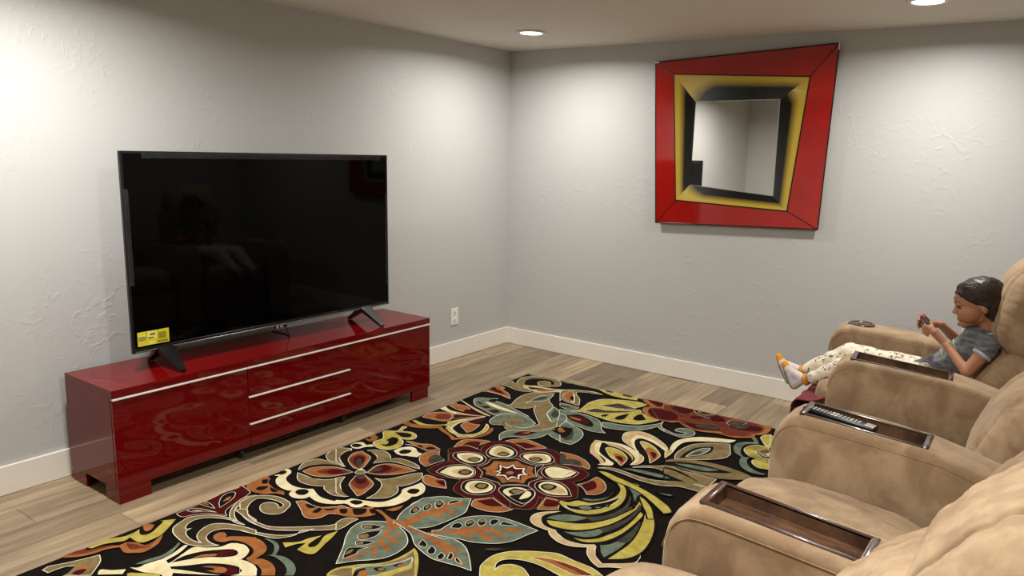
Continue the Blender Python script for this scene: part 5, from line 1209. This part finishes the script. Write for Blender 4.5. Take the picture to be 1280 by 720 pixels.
# T-shirt
ts = []
Q_ = lambda *a, **k: ts.append(lambda b_: hull(b_, *a, **k))
Q_(chest+V3((0, .045, 0)), chest+V3((0, -.045, 0)), .077, .077); Q_(chest, waist, .088, .086); Q_(waist, pel+V3((.01, 0, .012)), .086, .086)
Q_(chest+V3((0, 0, .035)), neck+V3((.0, 0, -.03)), .07, .044)
Q_(chest+V3((.01, 0, .03)), shN, .054, .043); Q_(chest+V3((.01, 0, .03)), shF, .054, .043)
Q_(shN, shN.lerp(elN, .12), .043, .044); Q_(shF, shF.lerp(elF, .2), .043, .043)
tee = fuse('t_shirt', ts, MTEE, kid, .0045, 2, lambda b_: wr(b_, .007, 17, 5))
for (a_, b2_, fr_) in ((shN, elN, .33), (shF, elF, .40)):
    c_ = a_.lerp(b2_, fr_); b2 = bmesh.new(); lathe(b2, [(.0375, -.004), (.040, 0), (.0405, .006), (.038, .012)], (0, 0, 0), 28)
    rot = V3((0, 0, 1)).rotation_difference(a_-b2_).to_matrix()
    for v in b2.verts: v.co = rot @ v.co + c_
    obj('sleeve_band', b2, MTEEL, tee, smooth=True)
b2 = bmesh.new(); pts = [neck+V3((.0, 0, -.008))+V3((-.052*math.cos(a)+.004, .050*math.sin(a), -.022*math.cos(a)*1.0-.004)) for a in np.linspace(0, 2*math.pi, 25)]
tube(b2, pts, .006, 8); obj('neckband', b2, MTEEL, tee, smooth=True)
# face details
b2 = bmesh.new(); tube(b2, [H(-.0765, .015, -.054), H(-.0795, .006, -.051), H(-.0802, 0, -.052), H(-.0795, -.006, -.051), H(-.0765, -.015, -.054)], [.001, .0024, .0026, .0024, .001], 8)
tube(b2, [H(-.0755, .012, -.056), H(-.0785, 0, -.058), H(-.0755, -.012, -.056)], [.001, .0032, .001], 8); obj('lips', b2, MLIP, kid, smooth=True)
for s in (-1, 1):
    b2 = bmesh.new(); tube(b2, [H(-.0785, s*.016, .002), H(-.0785, s*.024, .0035), H(-.0735, s*.034, .002), H(-.066, s*.041, -.002)], [.0014, .0034, .0034, .0012], 8); obj('eyelashes', b2, MEYE, kid, smooth=True)
    b2 = bmesh.new(); tube(b2, [H(-.0835, s*.013, .022), H(-.081, s*.025, .027), H(-.071, s*.038, .026), H(-.062, s*.046, .021)], [.0008, .0017, .0016, .0006], 8); obj('eyebrow', b2, MHAIR, kid, smooth=True)
# hair: a swept cap with locks
hp = []
G_ = lambda *a, **k: hp.append(lambda b_: ball(b_, *a, **k)); K_ = lambda *a, **k: hp.append(lambda b_: hull(b_, *a, **k))
G_(H(.024, 0, .046), (.093, .083, .074), HR); G_(H(.055, 0, .006), (.068, .078, .08), HR)
K_(H(.055, -.045, -.01), H(.065, -.05, -.07), .036, .022); K_(H(.06, .045, -.01), H(.06, .05, -.07), .036, .022); K_(H(.075, 0, .0), H(.075, 0, -.08), .055, .03)
K_(H(-.045, .0, .075), H(-.02, -.03, .078), .024, .028)
K_(H(-.066, -.024, .062), H(-.022, -.064, .034), .008, .009); K_(H(-.022, -.064, .034), H(.03, -.073, .004), .009, .010)
K_(H(-.066, .024, .062), H(-.02, .064, .034), .008, .009); K_(H(-.074, 0, .062), H(-.06, -.03, .066), .007, .011)
hair = fuse('hair', hp, MHAIR, kid, .004, 5, lambda b_: wr(b_, .002, 40, 3))
rg = random.Random(5); bank = [bmesh.new(), bmesh.new()]
hb_ = BVHTree.FromPolygons([v.co.copy() for v in hair.data.vertices], [tuple(p_.vertices) for p_ in hair.data.polygons])
for i in range(420):
    # strands leave the side parting above the brow, sweep over the side and fall behind the ear
    sgn = -1 if rg.random() < .72 else 1
    w0 = rg.uniform(0, 1)
    p0 = V3((-.074+.06*w0*rg.random(), sgn*-.004+rg.uniform(-.012, .012), .075+.03*w0))
    p1 = V3((-.035+.05*w0, sgn*(.05+.014*(1-w0)), .055+.035*w0)); p2 = V3((.03+.035*w0, sgn*.074, .012+.04*w0)); p3 = V3((.085, sgn*(.05-.02*w0), -.03+.05*w0)); p4 = V3((.10, sgn*.03, -.08+.03*w0))
    pts = []
    for q in catmull([p0, p1, p2, p3, p4], 5):
        n_ = hb_.find_nearest(H(*q)-kid.location)
        pts.append(n_[0]+n_[1]*rg.uniform(.0, .0015)+kid.location)
    tube(bank[rg.random() < .3], pts, [.0011]+[.0021]*(len(pts)-2)+[.0007], 4)
MHL = mottled(mat('brown_hair', '35261B', .58), '2C1F16', '463425', 9)
for b_, m_ in zip(bank, (MHAIR, MHL)):
    o = obj('locks', b_, m_, hair, smooth=True); o['kind'] = 'stuff'
# shirt print: rows of short strokes across the chest
pr = bmesh.new()
dirT = (waist-chest).normalized(); nT = V3((-.62, -.25, .74)).normalized(); sT = V3((0, -1, 0))
bt = BVHTree.FromPolygons([v.co.copy() for v in tee.data.vertices], [tuple(p_.vertices) for p_ in tee.data.polygons])
def stroke(bm_, a_, b_, r_):
    pts = []
    for k in range(9):
        q = a_.lerp(b_, k/8)-kid.location; h_ = bt.ray_cast(q+nT*.2, -nT)
        if h_[0]: pts.append(h_[0]+kid.location+nT*.0006)
    if len(pts) > 3: tube(bm_, pts, r_, 5)
for k in range(4):
    c_ = chest.lerp(waist, .25+.2*k)
    for j in range(4):
        y_ = -.055+.03*j; stroke(pr, c_+V3((0, y_-.011, 0)), c_+V3((0, y_+.011, .004)), .0024)
obj('shirt_print', pr, MPR, tee, smooth=True)
pr = bmesh.new()
for k in range(3):
    c_ = chest.lerp(waist, .38+.22*k); stroke(pr, c_+V3((0, -.06, 0)), c_+V3((-.01, .05, .012)), .0017)
obj('shirt_print', pr, MTEEL, tee, smooth=True)['label'] = 'pale printed strokes'
# ---------------- phone ----------------
ph = thing('mobile_phone', 'small dark phone with a red end held up in both of the child\'s hands', 'phone', PH)
def oriented(sz, ctr=(0, 0, 0), bev=.002):
    b_ = bmesh.new(); sbox(b_, -sz[0]/2, sz[0]/2, -sz[1]/2, sz[1]/2, -sz[2]/2, sz[2]/2, bev, 2)
    R_ = Matrix((pl, ps, pn)).transposed()
    for v in b_.verts: v.co = R_ @ (v.co+V3(ctr))
    return b_
obj('case', oriented((.075, .062, .009)), MBLK, ph, local=True)
obj('screen', oriented((.064, .054, .0012), (0, 0, .0048), .0003), MSCR, ph, local=True)
o = obj('red_end', oriented((.018, .05, .014), (.038, 0, 0), .005), mottled(mat('red_rubber', 'B0303A', .5), 'A82A34', 'BA3842', 20), ph, local=True); o['label'] = 'red rubbery end'
obj('edge_strip', oriented((.06, .0015, .005), (0, -.0312, .001), .0005), mottled(mat('phone_silver', 'B8B6B0', .3, .8), 'B0AEA8', 'C0BEB8', 20), ph, local=True)

# ---------------- maroon blanket over the raised footrest ----------------
MBK = mat('maroon_fabric', '5E0A16', .8, Sheen_Weight=.08); mottled(MBK, '5C0A15', '7A1020', 12, 5, bump=.3, bscale=160, bdist=.001)
NU, NV = 60, 44; vs_, fs_ = [], []
prof = catmull([(2.86, .50, 0), (2.78, .43, 0), (2.715, .40, 0), (2.655, .397, 0), (2.635, .375, 0), (2.632, .33, 0), (2.64, .27, 0), (2.645, .2, 0), (2.645, .14, 0)], 6)
for i, p_ in enumerate(prof):
    s_ = i/(len(prof)-1)
    for j in range(NU+1):
        v_ = j/NU; y_ = -.74-.425*v_; dr = max(0, s_-.5)*2
        fold = math.sin(v_*math.pi*6.5+1.2*math.sin(s_*3))*(.003+.030*dr)+noise.noise(V3((v_*9, s_*6, 2)))*(.006+.014*dr)
        zz = p_.y-.0+(.05*dr*math.sin(v_*7+.6)) + (fold*.25 if s_ < .5 else 0)
        vs_.append((p_.x-fold*(1 if s_ >= .4 else .1)-.015*dr*math.sin(v_*5), y_, max(zz, p_.y if s_ < .5 else 0)))
n_ = len(prof)
for i in range(n_-1):
    for j in range(NU): k = i*(NU+1)+j; fs_.append((k, k+1, k+NU+2, k+NU+1))
bl = obj('blanket', (vs_, fs_), MBK, None, smooth=True)
bl.modifiers.new('s', 'SOLIDIFY').thickness = .006
tag(bl, 'dark red blanket hanging down under the child\'s feet', 'blanket')
